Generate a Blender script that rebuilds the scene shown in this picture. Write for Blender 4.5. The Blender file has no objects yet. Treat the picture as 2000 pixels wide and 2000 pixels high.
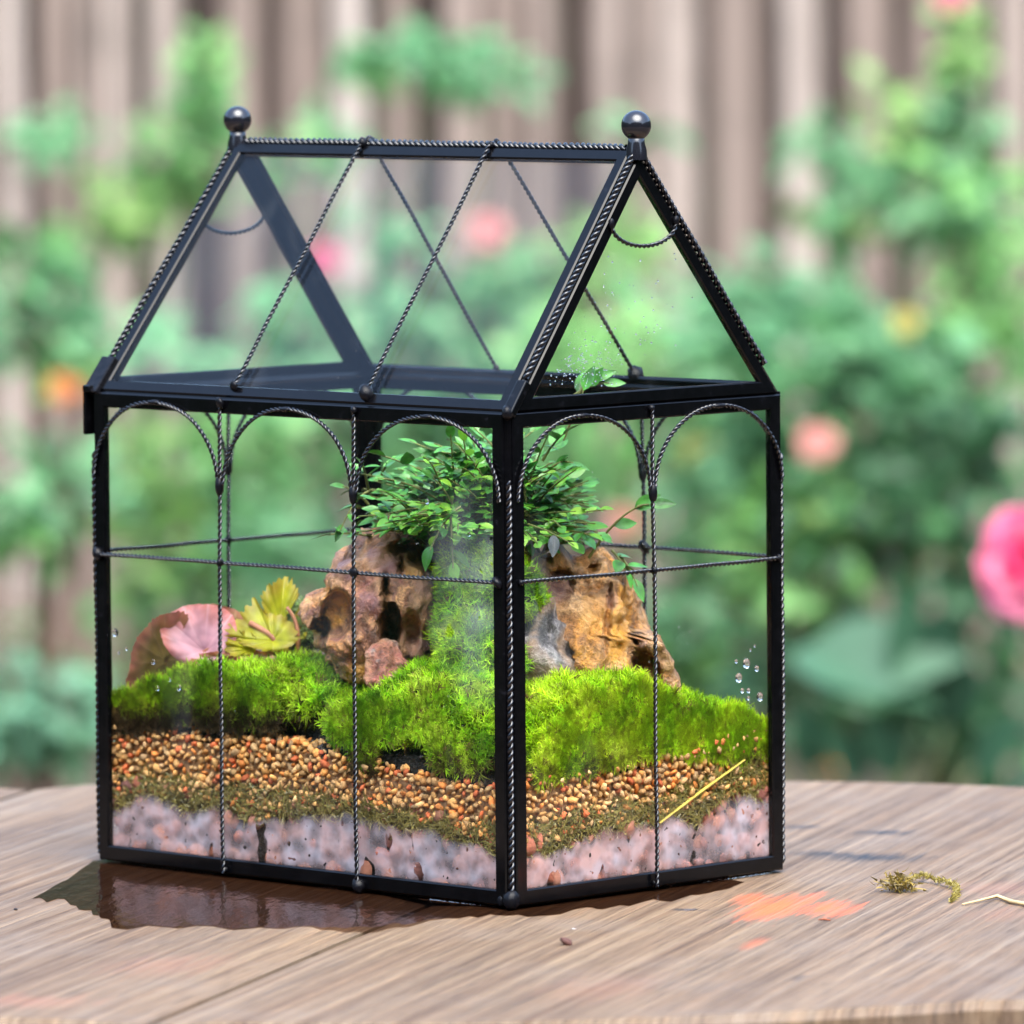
import bpy, bmesh, math, random
import numpy as np
from mathutils import Vector, Matrix, Quaternion
from mathutils import noise as mn

random.seed(7); RNG = np.random.default_rng(7)
S = bpy.context.scene
COL = S.collection

# ------------------------------------------------------------------ camera
CX, CD, CH, PITCH, ROLL, FPX = .0329, 3.2, .3951, .0756, -.0084, 14639.4
CROT = (Matrix.Rotation(math.pi / 2 - PITCH, 3, 'X') @ Matrix.Rotation(ROLL, 3, 'Z'))
CPOS = Vector((CX, -CD, CH))
cd = bpy.data.cameras.new('camera'); cam = bpy.data.objects.new('camera', cd); COL.objects.link(cam)
cam.matrix_world = Matrix.Translation(CPOS) @ CROT.to_4x4()
cd.sensor_width = 36; cd.sensor_fit = 'HORIZONTAL'; cd.lens = 36 * FPX / 2000
cd.clip_start = .05; cd.clip_end = 400
cd.dof.use_dof = True; cd.dof.focus_distance = 3.10; cd.dof.aperture_fstop = .2635 / .0215
S.camera = cam

def at(px, py, Y):
    """point of the world plane y = Y seen at pixel (px, py) of the 2000 px photograph"""
    r = CROT @ Vector(((px - 1000) / FPX, -(py - 1000) / FPX, -1))
    return CPOS + r * ((Y + CD) / r.y)

def mpp(Y):                                     # metres per photograph pixel at depth Y
    return (Y + CD) / FPX

# ------------------------------------------------------------------ world, sun, exposure
SUN_EL, SUN_AZ = math.radians(62), math.radians(168)   # azimuth measured from +Y, clockwise
w = bpy.data.worlds.new('World'); S.world = w; w.use_nodes = True
nt = w.node_tree; nt.nodes.clear()
sky = nt.nodes.new('ShaderNodeTexSky'); sky.sky_type = 'NISHITA'; sky.sun_disc = False
sky.sun_elevation = SUN_EL; sky.sun_rotation = SUN_AZ
sky.air_density = 1.0; sky.dust_density = 4.0; sky.ozone_density = 1.0
bg = nt.nodes.new('ShaderNodeBackground'); bg.inputs[1].default_value = .15
wo = nt.nodes.new('ShaderNodeOutputWorld')
nt.links.new(sky.outputs[0], bg.inputs[0]); nt.links.new(bg.outputs[0], wo.inputs[0])
sd = bpy.data.lights.new('sun', 'SUN'); sun = bpy.data.objects.new('sun', sd); COL.objects.link(sun)
sd.energy = .9; sd.angle = math.radians(60); sd.color = (1, .95, .87)
sdir = Vector((math.sin(SUN_AZ) * math.cos(SUN_EL), math.cos(SUN_AZ) * math.cos(SUN_EL), math.sin(SUN_EL)))
sun.rotation_euler = sdir.to_track_quat('Z', 'Y').to_euler()
vs = S.view_settings
vs.view_transform = 'Standard'; vs.look = 'None'; vs.gamma = 1; vs.use_curve_mapping = False
vs.exposure = 2.25
vs.use_white_balance = True; vs.white_balance_temperature = 6050; vs.white_balance_tint = 5
S.cycles.use_denoising = True; S.cycles.use_adaptive_sampling = False
S.cycles.transparent_max_bounces = 32
S.cycles.max_bounces = 10
S.cycles.caustics_reflective = False; S.cycles.caustics_refractive = False

# ------------------------------------------------------------------ scene helpers
def tag(o, label=None, cat=None, group=None, kind=None):
    if label: o['label'] = label
    if cat: o['category'] = cat
    if group: o['group'] = group
    if kind: o['kind'] = kind
    return o

def thing(name, loc, label, cat, group=None):
    o = bpy.data.objects.new(name, None); o.empty_display_size = .02
    COL.objects.link(o); o.location = loc
    return tag(o, label, cat, group)

def link(name, me, parent=None, mw=None):
    o = bpy.data.objects.new(name, me); COL.objects.link(o)
    if parent is not None: o.parent = parent
    if mw is not None: o.matrix_basis = mw
    return o

def mesh_np(name, V, F, mat=None, smooth=True, col=None):
    """V (n,3); F: array (m,k) or list of such arrays; col (n,3) vertex colours"""
    V = np.asarray(V, float)
    Fs = [np.asarray(f, int) for f in (F if isinstance(F, list) else [F])]
    Fs = [f for f in Fs if len(f)]
    me = bpy.data.meshes.new(name)
    me.vertices.add(len(V)); me.vertices.foreach_set('co', V.ravel())
    lv = np.concatenate([f.ravel() for f in Fs]); tot = np.concatenate([np.full(len(f), f.shape[1]) for f in Fs])
    st = np.concatenate([[0], np.cumsum(tot)[:-1]])
    me.loops.add(len(lv)); me.loops.foreach_set('vertex_index', lv)
    me.polygons.add(len(tot)); me.polygons.foreach_set('loop_start', st); me.polygons.foreach_set('loop_total', tot)
    me.polygons.foreach_set('use_smooth', np.full(len(tot), bool(smooth)))
    if col is not None:
        a = me.color_attributes.new('Col', 'FLOAT_COLOR', 'POINT')
        a.data.foreach_set('color', np.hstack([np.asarray(col, float), np.ones((len(V), 1))]).ravel())
    me.update(calc_edges=True); me.validate()
    if mat: me.materials.append(mat)
    return me

class MB:
    """collects shapes; build() makes ONE mesh"""
    def __init__(s): s.V = []; s.Q = []; s.T = []; s.n = 0; s.G = []
    def add(s, V, Q=(), T=(), poly=()):
        for f in Q: s.Q.append([i + s.n for i in f])
        for f in T: s.T.append([i + s.n for i in f])
        for f in poly: s.G.append([i + s.n for i in f])
        s.V += [tuple(v) for v in V]; s.n += len(V)
    def box(s, c, d, M=None, ch=0):
        x, y, z = d[0] / 2, d[1] / 2, d[2] / 2
        P = [Vector((a * x, b * y, e * z)) for e in (-1, 1) for a, b in ((-1, -1), (1, -1), (1, 1), (-1, 1))]
        if M is not None: P = [M @ p for p in P]
        s.add([p + Vector(c) for p in P], Q=[(3, 2, 1, 0), (4, 5, 6, 7), (0, 1, 5, 4), (1, 2, 6, 5), (2, 3, 7, 6), (3, 0, 4, 7)])
    def tube(s, pts, rad, sides=6, caps=True):
        V, Q, caps_ = tube_np(pts, rad, sides)
        s.add(V.tolist(), Q=Q.tolist(), poly=caps_ if caps else [])
    def build(s, name, mat, parent=None, smooth=False, mw=None):
        me = bpy.data.meshes.new(name)
        me.from_pydata([tuple(v) for v in s.V], [], s.Q + s.T + s.G)
        if smooth: me.polygons.foreach_set('use_smooth', [True] * len(me.polygons))
        me.update()
        if mat: me.materials.append(mat)
        return link(name, me, parent, mw)

def frames(P):
    P = np.asarray(P, float)
    T = np.gradient(P, axis=0); T /= np.linalg.norm(T, axis=1)[:, None] + 1e-12
    N = np.zeros_like(P)
    a = np.array([0, 0, 1.]) if abs(T[0][2]) < .9 else np.array([1., 0, 0])
    v = np.cross(T[0], a); v /= np.linalg.norm(v); N[0] = v
    for i in range(1, len(P)):
        v = N[i - 1] - T[i] * N[i - 1].dot(T[i]); N[i] = v / (np.linalg.norm(v) + 1e-12)
    return P, T, N, np.cross(T, N)

def tube_np(pts, rad, sides=6):
    P, T, N, B = frames(pts); n = len(P)
    r = np.broadcast_to(np.asarray(rad, float), (n,))
    a = np.arange(sides) * 2 * np.pi / sides
    V = P[:, None] + r[:, None, None] * (np.cos(a)[None, :, None] * N[:, None] + np.sin(a)[None, :, None] * B[:, None])
    i, j = np.meshgrid(np.arange(n - 1), np.arange(sides), indexing='ij'); j2 = (j + 1) % sides
    Q = np.stack([i * sides + j, i * sides + j2, (i + 1) * sides + j2, (i + 1) * sides + j], -1).reshape(-1, 4)
    return V.reshape(-1, 3), Q, [list(range(sides))[::-1], [(n - 1) * sides + k for k in range(sides)]]

def resample(P, ds):
    P = np.asarray(P, float); d = np.r_[0, np.cumsum(np.linalg.norm(np.diff(P, axis=0), axis=1))]
    n = max(2, int(d[-1] / ds) + 1); t = np.linspace(0, d[-1], n)
    return np.stack([np.interp(t, d, P[:, k]) for k in range(3)], 1), t

def twisted(name, pts, R, pitch, mat, parent, sides=6):
    """two strands twisted round each other along pts"""
    P, t = resample(pts, pitch / 9); sd_ = random.random() * 9
    P = P + np.array([[.00042 * mn.noise(Vector((v * 28, sd_, k * 3.7))) for k in range(3)] for v in t]); P, T, N, B = frames(P)
    Vs, Qs, off = [], [], 0
    for k in (0, 1):
        ph = 2 * np.pi * t / pitch + k * np.pi + 1.6 * np.array([mn.noise(Vector((v * 40, sd_, 9))) for v in t])
        C = P + .5 * R * (np.cos(ph)[:, None] * N + np.sin(ph)[:, None] * B)
        V, Q, c = tube_np(C, .56 * R, sides)
        Vs.append(V); Qs.append(Q + off); off += len(V)
    return link(name, mesh_np(name, np.vstack(Vs), np.vstack(Qs), mat), parent)

def bez(p0, p1, p2, n=12):
    t = np.linspace(0, 1, n)[:, None]; p0, p1, p2 = map(lambda p: np.array(p, float), (p0, p1, p2))
    return (1 - t) ** 2 * p0 + 2 * t * (1 - t) * p1 + t * t * p2

# ------------------------------------------------------------------ materials
class NT:
    def __init__(s, name):
        s.m = bpy.data.materials.new(name); s.m.use_nodes = True; s.t = s.m.node_tree; s.t.nodes.clear()
        s.out = s.n('ShaderNodeOutputMaterial')
    def n(s, typ, **kw):
        x = s.t.nodes.new(typ)
        for k, v in kw.items():
            if k.startswith('i_'):
                x.inputs[k[2:].replace('_', ' ')].default_value = v
            else: setattr(x, k, v)
        return x
    def l(s, a, b): s.t.links.new(a, b)
    def bsdf(s, **kw):
        b = s.n('ShaderNodeBsdfPrincipled')
        for k, v in kw.items(): b.inputs[k.replace('_', ' ')].default_value = v
        return b
    def ramp(s, fac, stops, interp='LINEAR'):
        r = s.n('ShaderNodeValToRGB'); e = r.color_ramp.elements; r.color_ramp.interpolation = interp
        while len(e) < len(stops): e.new(.5)
        for k, (p, c) in enumerate(stops):
            e[k].position = p; e[k].color = (*c, 1) if len(c) == 3 else c
        s.l(fac, r.inputs[0]); return r.outputs[0]
    def mix(s, fac, a, b, blend='MIX'):
        x = s.n('ShaderNodeMix', data_type='RGBA', blend_type=blend)
        for v, k in ((fac, 0), (a, 6), (b, 7)):
            if hasattr(v, 'links'): s.l(v, x.inputs[k])
            else: x.inputs[k].default_value = v if k == 0 else (*v, 1)[:4]
        return x.outputs[2]
    def math(s, op, a, b=0., c=None, clamp=False):
        x = s.n('ShaderNodeMath', operation=op, use_clamp=clamp)
        for k, v in enumerate((a, b, c)):
            if v is None: continue
            if hasattr(v, 'links'): s.l(v, x.inputs[k])
            else: x.inputs[k].default_value = v
        return x.outputs[0]
    def noise(s, vec, scale, detail=4, rough=.55, dist=0, out=0):
        x = s.n('ShaderNodeTexNoise'); x.inputs['Scale'].default_value = scale
        x.inputs['Detail'].default_value = detail; x.inputs['Roughness'].default_value = rough
        x.inputs['Distortion'].default_value = dist
        if vec is not None: s.l(vec, x.inputs['Vector'])
        return x.outputs[out]
    def obj(s): return s.n('ShaderNodeTexCoord').outputs['Object']
    def mapping(s, vec, scale=(1, 1, 1), loc=(0, 0, 0), rot=(0, 0, 0)):
        x = s.n('ShaderNodeMapping'); x.inputs['Scale'].default_value = scale
        x.inputs['Location'].default_value = loc; x.inputs['Rotation'].default_value = rot
        s.l(vec, x.inputs['Vector']); return x.outputs[0]
    def bump(s, h, strength, dist, bsdf):
        x = s.n('ShaderNodeBump'); x.inputs['Strength'].default_value = strength; x.inputs['Distance'].default_value = dist
        s.l(h, x.inputs['Height']); s.l(x.outputs[0], bsdf.inputs['Normal'])
    def done(s, sh): s.l(sh, s.out.inputs[0]); return s.m

def m_metal():
    t = NT('black_painted_metal'); b = t.bsdf(Roughness=.3); o = t.obj()
    n = t.noise(o, 220, 3)
    t.l(t.ramp(n, [(.3, (.0012, .0012, .0016)), (.66, (.002, .002, .0028)), (.84, (.012, .012, .016))]), b.inputs['Base Color'])
    t.l(t.ramp(t.noise(o, 90, 4), [(.3, (.12, .12, .12)), (.75, (.28, .28, .28))]), b.inputs['Roughness'])
    t.bump(t.noise(o, 260, 3), .06, .0004, b)
    b.inputs['Specular IOR Level'].default_value = .22
    return t.done(b.outputs[0])
def m_wire():
    t = NT('black_lacquered_wire'); b = t.bsdf(Roughness=.22); o = t.obj()
    b.inputs['Base Color'].default_value = (.003, .003, .005, 1); b.inputs['Specular IOR Level'].default_value = .6
    b.inputs['Coat Weight'].default_value = .2; b.inputs['Coat Roughness'].default_value = .12
    t.bump(t.noise(o, 300, 3), .2, .0005, b)
    return t.done(b.outputs[0])
def m_solder():
    t = NT('blackened_solder'); b = t.bsdf(Roughness=.14); o = t.obj()
    t.l(t.ramp(t.noise(o, 300, 3), [(.35, (.002, .002, .003)), (.78, (.01, .01, .013))]), b.inputs['Base Color'])
    t.bump(t.noise(o, 300, 3), .2, .0006, b); b.inputs['Specular IOR Level'].default_value = .16
    return t.done(b.outputs[0])
def m_glass():
    t = NT('clear_glass'); o = t.obj()
    tr = t.n('ShaderNodeBsdfTransparent'); tr.inputs[0].default_value = (.988, .994, .991, 1)
    gl = t.n('ShaderNodeBsdfGlossy'); gl.inputs['Roughness'].default_value = .015
    lw = t.n('ShaderNodeLayerWeight'); lw.inputs[0].default_value = .5          # Schlick: both faces of a thin pane
    fr = t.math('MULTIPLY_ADD', t.math('POWER', lw.outputs['Facing'], 5), .9, .017)
    mx = t.n('ShaderNodeMixShader'); t.l(fr, mx.inputs[0]); t.l(tr.outputs[0], mx.inputs[1]); t.l(gl.outputs[0], mx.inputs[2])
    # faint smears and dust left on the panes
    di = t.n('ShaderNodeBsdfDiffuse'); di.inputs[0].default_value = (.8, .82, .84, 1)
    sm = t.ramp(t.noise(t.mapping(o, (1, 1, .6)), 22, 5, .6, .8), [(.55, (0, 0, 0)), (.85, (.02, .02, .02))])
    dust = t.ramp(t.noise(o, 900, 2), [(.735, (0, 0, 0)), (.78, (.45, .45, .45))])
    patch = t.ramp(t.noise(o, 30, 3), [(.5, (0, 0, 0)), (.66, (1, 1, 1))])
    f = t.math('ADD', sm, t.math('MULTIPLY', dust, patch), clamp=True)
    m2 = t.n('ShaderNodeMixShader'); t.l(f, m2.inputs[0]); t.l(mx.outputs[0], m2.inputs[1]); t.l(di.outputs[0], m2.inputs[2])
    return t.done(m2.outputs[0])
def m_mist(name, lo, hi, scale, attr=True, colour=(.84, .79, .84)):
    """condensation on the inside of the glass: white micro drops, thin where something touches the pane"""
    t = NT(name); o = t.obj()
    tr = t.n('ShaderNodeBsdfTransparent')
    di = t.n('ShaderNodeBsdfDiffuse'); di.inputs[0].default_value = (*colour, 1)
    tl = t.n('ShaderNodeBsdfTranslucent'); tl.inputs[0].default_value = (*colour, 1)
    dm = t.n('ShaderNodeMixShader'); dm.inputs[0].default_value = .3; t.l(di.outputs[0], dm.inputs[1]); t.l(tl.outputs[0], dm.inputs[2])
    f = t.ramp(t.noise(o, scale, 2, .4), [(.33, (lo,) * 3), (.62, (hi,) * 3)])
    # runs and drops wiped clear
    hole = t.ramp(t.noise(t.mapping(o, (1, 1, .55)), 95, 2, .4), [(.335, (0, 0, 0)), (.355, (1, 1, 1))])
    spk = t.ramp(t.noise(o, 330, 1, .3), [(.265, (.05, .05, .05)), (.30, (1, 1, 1))])
    f = t.math('MULTIPLY', t.math('MULTIPLY', f, hole), spk)
    if attr:
        a = t.n('ShaderNodeVertexColor', layer_name='Col'); f = t.math('MULTIPLY', f, a.outputs[0])
    if attr == 'pebbles':                          # the film is thin where a pebble touches the pane
        vo = t.n('ShaderNodeTexVoronoi', feature='SMOOTH_F1'); vo.inputs['Scale'].default_value = 92; vo.inputs['Smoothness'].default_value = .35; t.l(o, vo.inputs['Vector'])
        f = t.math('MULTIPLY', f, t.ramp(vo.outputs['Distance'], [(.12, (.55, .55, .55)), (.34, (.88, .88, .88)), (.6, (1, 1, 1))]))
        f = t.math('MULTIPLY', f, t.ramp(t.noise(o, 38, 3), [(.32, (.55, .55, .55)), (.52, (1, 1, 1))]))
        cm = t.mix(t.ramp(t.noise(o, 60, 3), [(.38, (0, 0, 0)), (.62, (1, 1, 1))]), (.74, .48, .46), (.68, .61, .69))
        t.l(cm, di.inputs[0]); t.l(cm, tl.inputs[0])
    mx = t.n('ShaderNodeMixShader'); t.l(f, mx.inputs[0]); t.l(tr.outputs[0], mx.inputs[1]); t.l(dm.outputs[0], mx.inputs[2])
    return t.done(mx.outputs[0])
def m_water():
    t = NT('water_drop'); b = t.bsdf(Roughness=.02, IOR=1.33); b.inputs['Transmission Weight'].default_value = 1
    b.inputs['Base Color'].default_value = (.97, .98, 1, 1)
    return t.done(b.outputs[0])
def m_puddle():
    t = NT('puddle_water')
    tr = t.n('ShaderNodeBsdfTransparent'); tr.inputs[0].default_value = (.42, .33, .28, 1)
    gl = t.n('ShaderNodeBsdfGlossy'); gl.inputs['Roughness'].default_value = .09; gl.inputs[0].default_value = (.72, .70, .72, 1)
    bp = t.n('ShaderNodeBump'); bp.inputs['Strength'].default_value = .22; bp.inputs['Distance'].default_value = .002
    t.l(t.noise(t.mapping(t.obj(), (1, .22, 1), rot=(0, 0, math.radians(16))), 170, 3), bp.inputs['Height']); t.l(bp.outputs[0], gl.inputs['Normal'])
    fr = t.n('ShaderNodeFresnel'); fr.inputs['IOR'].default_value = 1.33
    mx = t.n('ShaderNodeMixShader'); t.l(fr.outputs[0], mx.inputs[0]); t.l(tr.outputs[0], mx.inputs[1]); t.l(gl.outputs[0], mx.inputs[2])
    return t.done(mx.outputs[0])
def m_vcol(name, rough=.6, transl=0., bump=None, spec=.4, vary=None, coat=0.):
    t = NT(name); b = t.bsdf(Roughness=rough); b.inputs['Specular IOR Level'].default_value = spec
    b.inputs['Coat Weight'].default_value = coat; b.inputs['Coat Roughness'].default_value = .12
    c = t.n('ShaderNodeVertexColor', layer_name='Col').outputs[0]
    if vary:
        c = t.mix(vary[1], c, t.ramp(t.noise(t.obj(), vary[0], 4), [(.3, (.35, .35, .35)), (.7, (1.25, 1.25, 1.25))]), 'MULTIPLY')
    t.l(c, b.inputs['Base Color'])
    if bump: t.bump(t.noise(t.obj(), bump[0], 5), bump[1], bump[2], b)
    sh = b.outputs[0]
    if transl:
        tl = t.n('ShaderNodeBsdfTranslucent'); t.l(c, tl.inputs[0])
        mx = t.n('ShaderNodeMixShader'); mx.inputs[0].default_value = transl
        t.l(sh, mx.inputs[1]); t.l(tl.outputs[0], mx.inputs[2]); sh = mx.outputs[0]
    return t.done(sh)
def m_leaf(name, stops, rough=.38, transl=.3, spec=.5, vein=None):
    """leaf colour drawn per leaf from stops"""
    t = NT(name); b = t.bsdf(Roughness=rough); b.inputs['Specular IOR Level'].default_value = spec
    r = t.n('ShaderNodeObjectInfo').outputs['Random']
    c = t.ramp(r, stops)
    o = t.obj()
    c = t.mix(.35, c, t.ramp(t.noise(o, 3.5, 4), [(.3, (.5, .55, .5)), (.7, (1.3, 1.25, 1.2))]), 'MULTIPLY')
    if vein:
        x = t.n('ShaderNodeSeparateXYZ'); t.l(o, x.inputs[0])
        ax = t.math('ABSOLUTE', x.outputs[0])
        v = t.math('SUBTRACT', 1, t.math('DIVIDE', ax, .02), clamp=True)
        wv = t.math('SINE', t.math('ADD', t.math('MULTIPLY', x.outputs[1], 48), t.math('MULTIPLY', ax, -42)))
        v = t.math('ADD', v, t.math('MULTIPLY', t.math('GREATER_THAN', wv, .86), .45), clamp=True)
        c = t.mix(t.math('MULTIPLY', v, .5), c, vein)
    t.l(c, b.inputs['Base Color'])
    tl = t.n('ShaderNodeBsdfTranslucent'); t.l(c, tl.inputs[0])
    mx = t.n('ShaderNodeMixShader'); mx.inputs[0].default_value = transl
    t.l(b.outputs[0], mx.inputs[1]); t.l(tl.outputs[0], mx.inputs[2])
    return t.done(mx.outputs[0])
def m_plain(name, c, rough=.6, var=.3, scale=40, bump=0, spec=.4):
    t = NT(name); b = t.bsdf(Roughness=rough); b.inputs['Specular IOR Level'].default_value = spec
    n = t.noise(t.obj(), scale, 5)
    lo = tuple(x * (1 - var) for x in c); hi = tuple(x * (1 + var) for x in c)
    t.l(t.ramp(n, [(.3, lo), (.7, hi)]), b.inputs['Base Color'])
    if bump: t.bump(n, bump, .3 / scale, b)
    return t.done(b.outputs[0])
def m_fence(name, stops):
    t = NT(name); b = t.bsdf(Roughness=.85); o = t.obj()
    r = t.n('ShaderNodeObjectInfo').outputs['Random']
    c = t.ramp(r, stops)
    g = t.noise(t.mapping(o, (60, 60, 3)), 1, 5)
    c = t.mix(.8, c, t.ramp(g, [(.3, (.5, .47, .45)), (.7, (1.25, 1.22, 1.2))]), 'MULTIPLY')
    st = t.ramp(t.noise(o, 6, 3), [(.55, (0, 0, 0)), (.75, (.6, .6, .6))])
    c = t.mix(st, c, (.09, .075, .06))
    t.l(c, b.inputs['Base Color']); t.bump(g, .5, .004, b)
    return t.done(b.outputs[0])
STAINS = [  # (x across, y along, half width, half length, strength) in the table's own frame
    ]
def m_wood():
    t = NT('weathered_table_wood'); b = t.bsdf(Roughness=.62); o = t.obj()
    r = t.n('ShaderNodeObjectInfo').outputs['Random']
    sh = t.n('ShaderNodeCombineXYZ'); t.l(t.math('MULTIPLY', r, 7.3), sh.inputs[0]); t.l(t.math('MULTIPLY', r, 3.1), sh.inputs[1])
    va = t.n('ShaderNodeVectorMath', operation='ADD'); t.l(o, va.inputs[0]); t.l(sh.outputs[0], va.inputs[1]); p = va.outputs[0]
    wav = t.n('ShaderNodeVectorMath', operation='ADD'); t.l(p, wav.inputs[0])
    wn = t.n('ShaderNodeVectorMath', operation='SCALE'); wn.inputs[3].default_value = .005
    t.l(t.noise(t.mapping(p, (3, 2.2, 1)), 1, 2, out=1), wn.inputs[0]); t.l(wn.outputs[0], wav.inputs[1]); q = wav.outputs[0]
    fine = t.noise(t.mapping(q, (360, 4, 60)), 1, 3, .6)
    mid = t.noise(t.mapping(q, (170, 1.5, 20)), 1, 4, .6)
    big = t.noise(t.mapping(q, (16, 3.2, 5)), 1, 3)
    blot = t.noise(p, 14, 4)
    c = t.ramp(mid, [(.28, (.075, .041, .021)), (.43, (.128, .081, .046)), (.58, (.172, .118, .071)), (.76, (.25, .183, .118))])
    c = t.mix(.6, c, t.ramp(fine, [(.34, (.42, .38, .35)), (.45, (1, 1, 1)), (.58, (1.05, 1.04, 1.02)), (.66, (1.6, 1.56, 1.5))]), 'MULTIPLY')
    c = t.mix(.7, c, t.ramp(big, [(.3, (.72, .68, .68)), (.6, (1.08, 1.05, 1.02))]), 'MULTIPLY')
    c = t.mix(t.ramp(blot, [(.5, (0, 0, 0)), (.72, (.45, .45, .45))]), c, (.165, .128, .10))
    pores = t.noise(t.mapping(q, (950, 26, 60)), 1, 3, .65)
    c = t.mix(.75, c, t.ramp(pores, [(.36, (.45, .4, .36)), (.46, (1, 1, 1)), (.62, (1.08, 1.07, 1.05)), (.7, (1.35, 1.33, 1.3))]), 'MULTIPLY')
    crack = t.ramp(t.noise(t.mapping(q, (300, 5, 1), (3, 7, 0)), 1, 2, .5), [(.255, (1, 1, 1)), (.285, (0, 0, 0))])
    c = t.mix(t.math('MULTIPLY', crack, .8), c, (.035, .022, .015))
    # orange paint rubbed on the boards, dark wet marks
    x = t.n('ShaderNodeSeparateXYZ'); t.l(o, x.inputs[0])
    edge = t.noise(t.mapping(o, (210, 14, 1)), 1, 5, .75)
    for (sx, sy, hx, hy, k, colr) in STAINS:
        dx = t.math('DIVIDE', t.math('SUBTRACT', x.outputs[0], sx), hx); dy = t.math('DIVIDE', t.math('SUBTRACT', x.outputs[1], sy), hy)
        d = t.math('SQRT', t.math('ADD', t.math('MULTIPLY', dx, dx), t.math('MULTIPLY', dy, dy)))
        m = t.math('SUBTRACT', t.math('ADD', 1.0, t.math('MULTIPLY', t.math('SUBTRACT', edge, .5), 3.2)), d)
        m = t.math('MULTIPLY', t.math('MULTIPLY', m, 1.15, clamp=True), k)
        c = t.mix(m, c, colr)
    t.l(c, b.inputs['Base Color'])
    h = t.math('ADD', t.math('MULTIPLY', mid, .7), t.math('ADD', t.math('MULTIPLY', fine, .5), t.math('MULTIPLY', pores, .25)))
    t.bump(h, .8, .003, b)
    t.l(t.ramp(mid, [(.3, (.75, .75, .75)), (.7, (.5, .5, .5))]), b.inputs['Roughness'])
    return t.done(b.outputs[0])
def m_rock(name, pal, spec=.55, rough=.42, ochre=(.72, .34, .04), purple=(.30, .15, .15)):
    t = NT(name); b = t.bsdf(Roughness=rough); o = t.obj(); b.inputs['Specular IOR Level'].default_value = spec
    n1 = t.noise(o, 32, 5, .6, .8); n2 = t.noise(o, 75, 5, .65, 1.2); n3 = t.noise(o, 260, 4, .6)
    c = t.ramp(n1, pal)
    c = t.mix(t.ramp(n2, [(.5, (0, 0, 0)), (.62, (.8, .8, .8))]), c, pal[-1][1])
    c = t.mix(t.ramp(n2, [(.30, (.85, .85, .85)), (.40, (0, 0, 0))]), c, pal[0][1])
    n4 = t.noise(o, 900, 4, .7)
    c = t.mix(.7, c, t.ramp(n4, [(.36, (.3, .27, .27)), (.5, (1, 1, 1)), (.66, (1.45, 1.4, 1.35))]), 'MULTIPLY')
    c = t.mix(.8, c, t.ramp(n3, [(.32, (.28, .25, .25)), (.6, (1.2, 1.18, 1.15))]), 'MULTIPLY')
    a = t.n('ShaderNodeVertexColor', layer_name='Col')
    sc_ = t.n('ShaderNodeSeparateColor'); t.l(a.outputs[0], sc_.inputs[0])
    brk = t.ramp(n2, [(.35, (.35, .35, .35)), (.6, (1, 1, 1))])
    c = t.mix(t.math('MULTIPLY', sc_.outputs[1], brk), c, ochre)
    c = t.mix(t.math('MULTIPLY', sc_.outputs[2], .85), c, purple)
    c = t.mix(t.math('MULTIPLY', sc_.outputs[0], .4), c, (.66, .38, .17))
    t.l(c, b.inputs['Base Color'])
    t.bump(t.math('ADD', t.math('ADD', n3, t.math('MULTIPLY', n4, .5)), t.math('MULTIPLY', n2, 1.5)), .8, .0028, b)
    return t.done(b.outputs[0])

# table frame: boards run 16.5 degrees to the right of the view
TA = math.radians(16.5)
def tab(x, y):                                   # world -> table frame (across, along)
    return (x * math.cos(TA) - y * math.sin(TA), x * math.sin(TA) + y * math.cos(TA))
OR, DK, PK = (.62, .105, .025), (.016, .013, .014), (.34, .13, .08)
for (px, py, hw, hl, k, c) in [(1520, 1772, .016, .052, .9, OR), (1610, 1775, .015, .03, .85, OR), (1475, 1842, .005, .022, .35, OR), (1470, 1755, .009, .022, .6, OR),
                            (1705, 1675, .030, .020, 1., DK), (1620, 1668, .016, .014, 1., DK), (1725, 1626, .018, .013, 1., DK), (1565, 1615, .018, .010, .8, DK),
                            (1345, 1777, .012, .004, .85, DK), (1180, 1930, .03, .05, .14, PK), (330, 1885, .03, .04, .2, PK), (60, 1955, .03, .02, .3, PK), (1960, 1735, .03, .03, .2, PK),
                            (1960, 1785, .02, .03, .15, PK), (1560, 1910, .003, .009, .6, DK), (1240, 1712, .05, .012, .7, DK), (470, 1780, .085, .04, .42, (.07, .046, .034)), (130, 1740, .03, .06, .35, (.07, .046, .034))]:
    p = at(px, py, 0); r = (p - CPOS); p = CPOS + r * (CPOS.z / (CPOS.z - p.z)); STAINS.append((*tab(p.x, p.y), hw, hl, k, c))

METAL, SOLDER, GLASS, WATER, WIRE = m_metal(), m_solder(), m_glass(), m_water(), m_wire()
MIST = m_mist('condensation', .42, .90, 150, 'pebbles', (.80, .68, .735))
HAZE_ON_GLASS = m_mist('breath_mist', .14, .5, 60, True, (.8, .84, .88))

# ------------------------------------------------------------------ ground, fence
m = m_plain('garden_soil', (.07, .05, .035), .95, .5, 8, .5)
mb = MB(); mb.add([(-60, -20, -.75), (60, -20, -.75), (60, 90, -.75), (-60, 90, -.75)], Q=[(0, 1, 2, 3)])
tag(mb.build('ground', m), 'dark bare garden soil under the rose bushes', 'ground', kind='structure')

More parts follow.
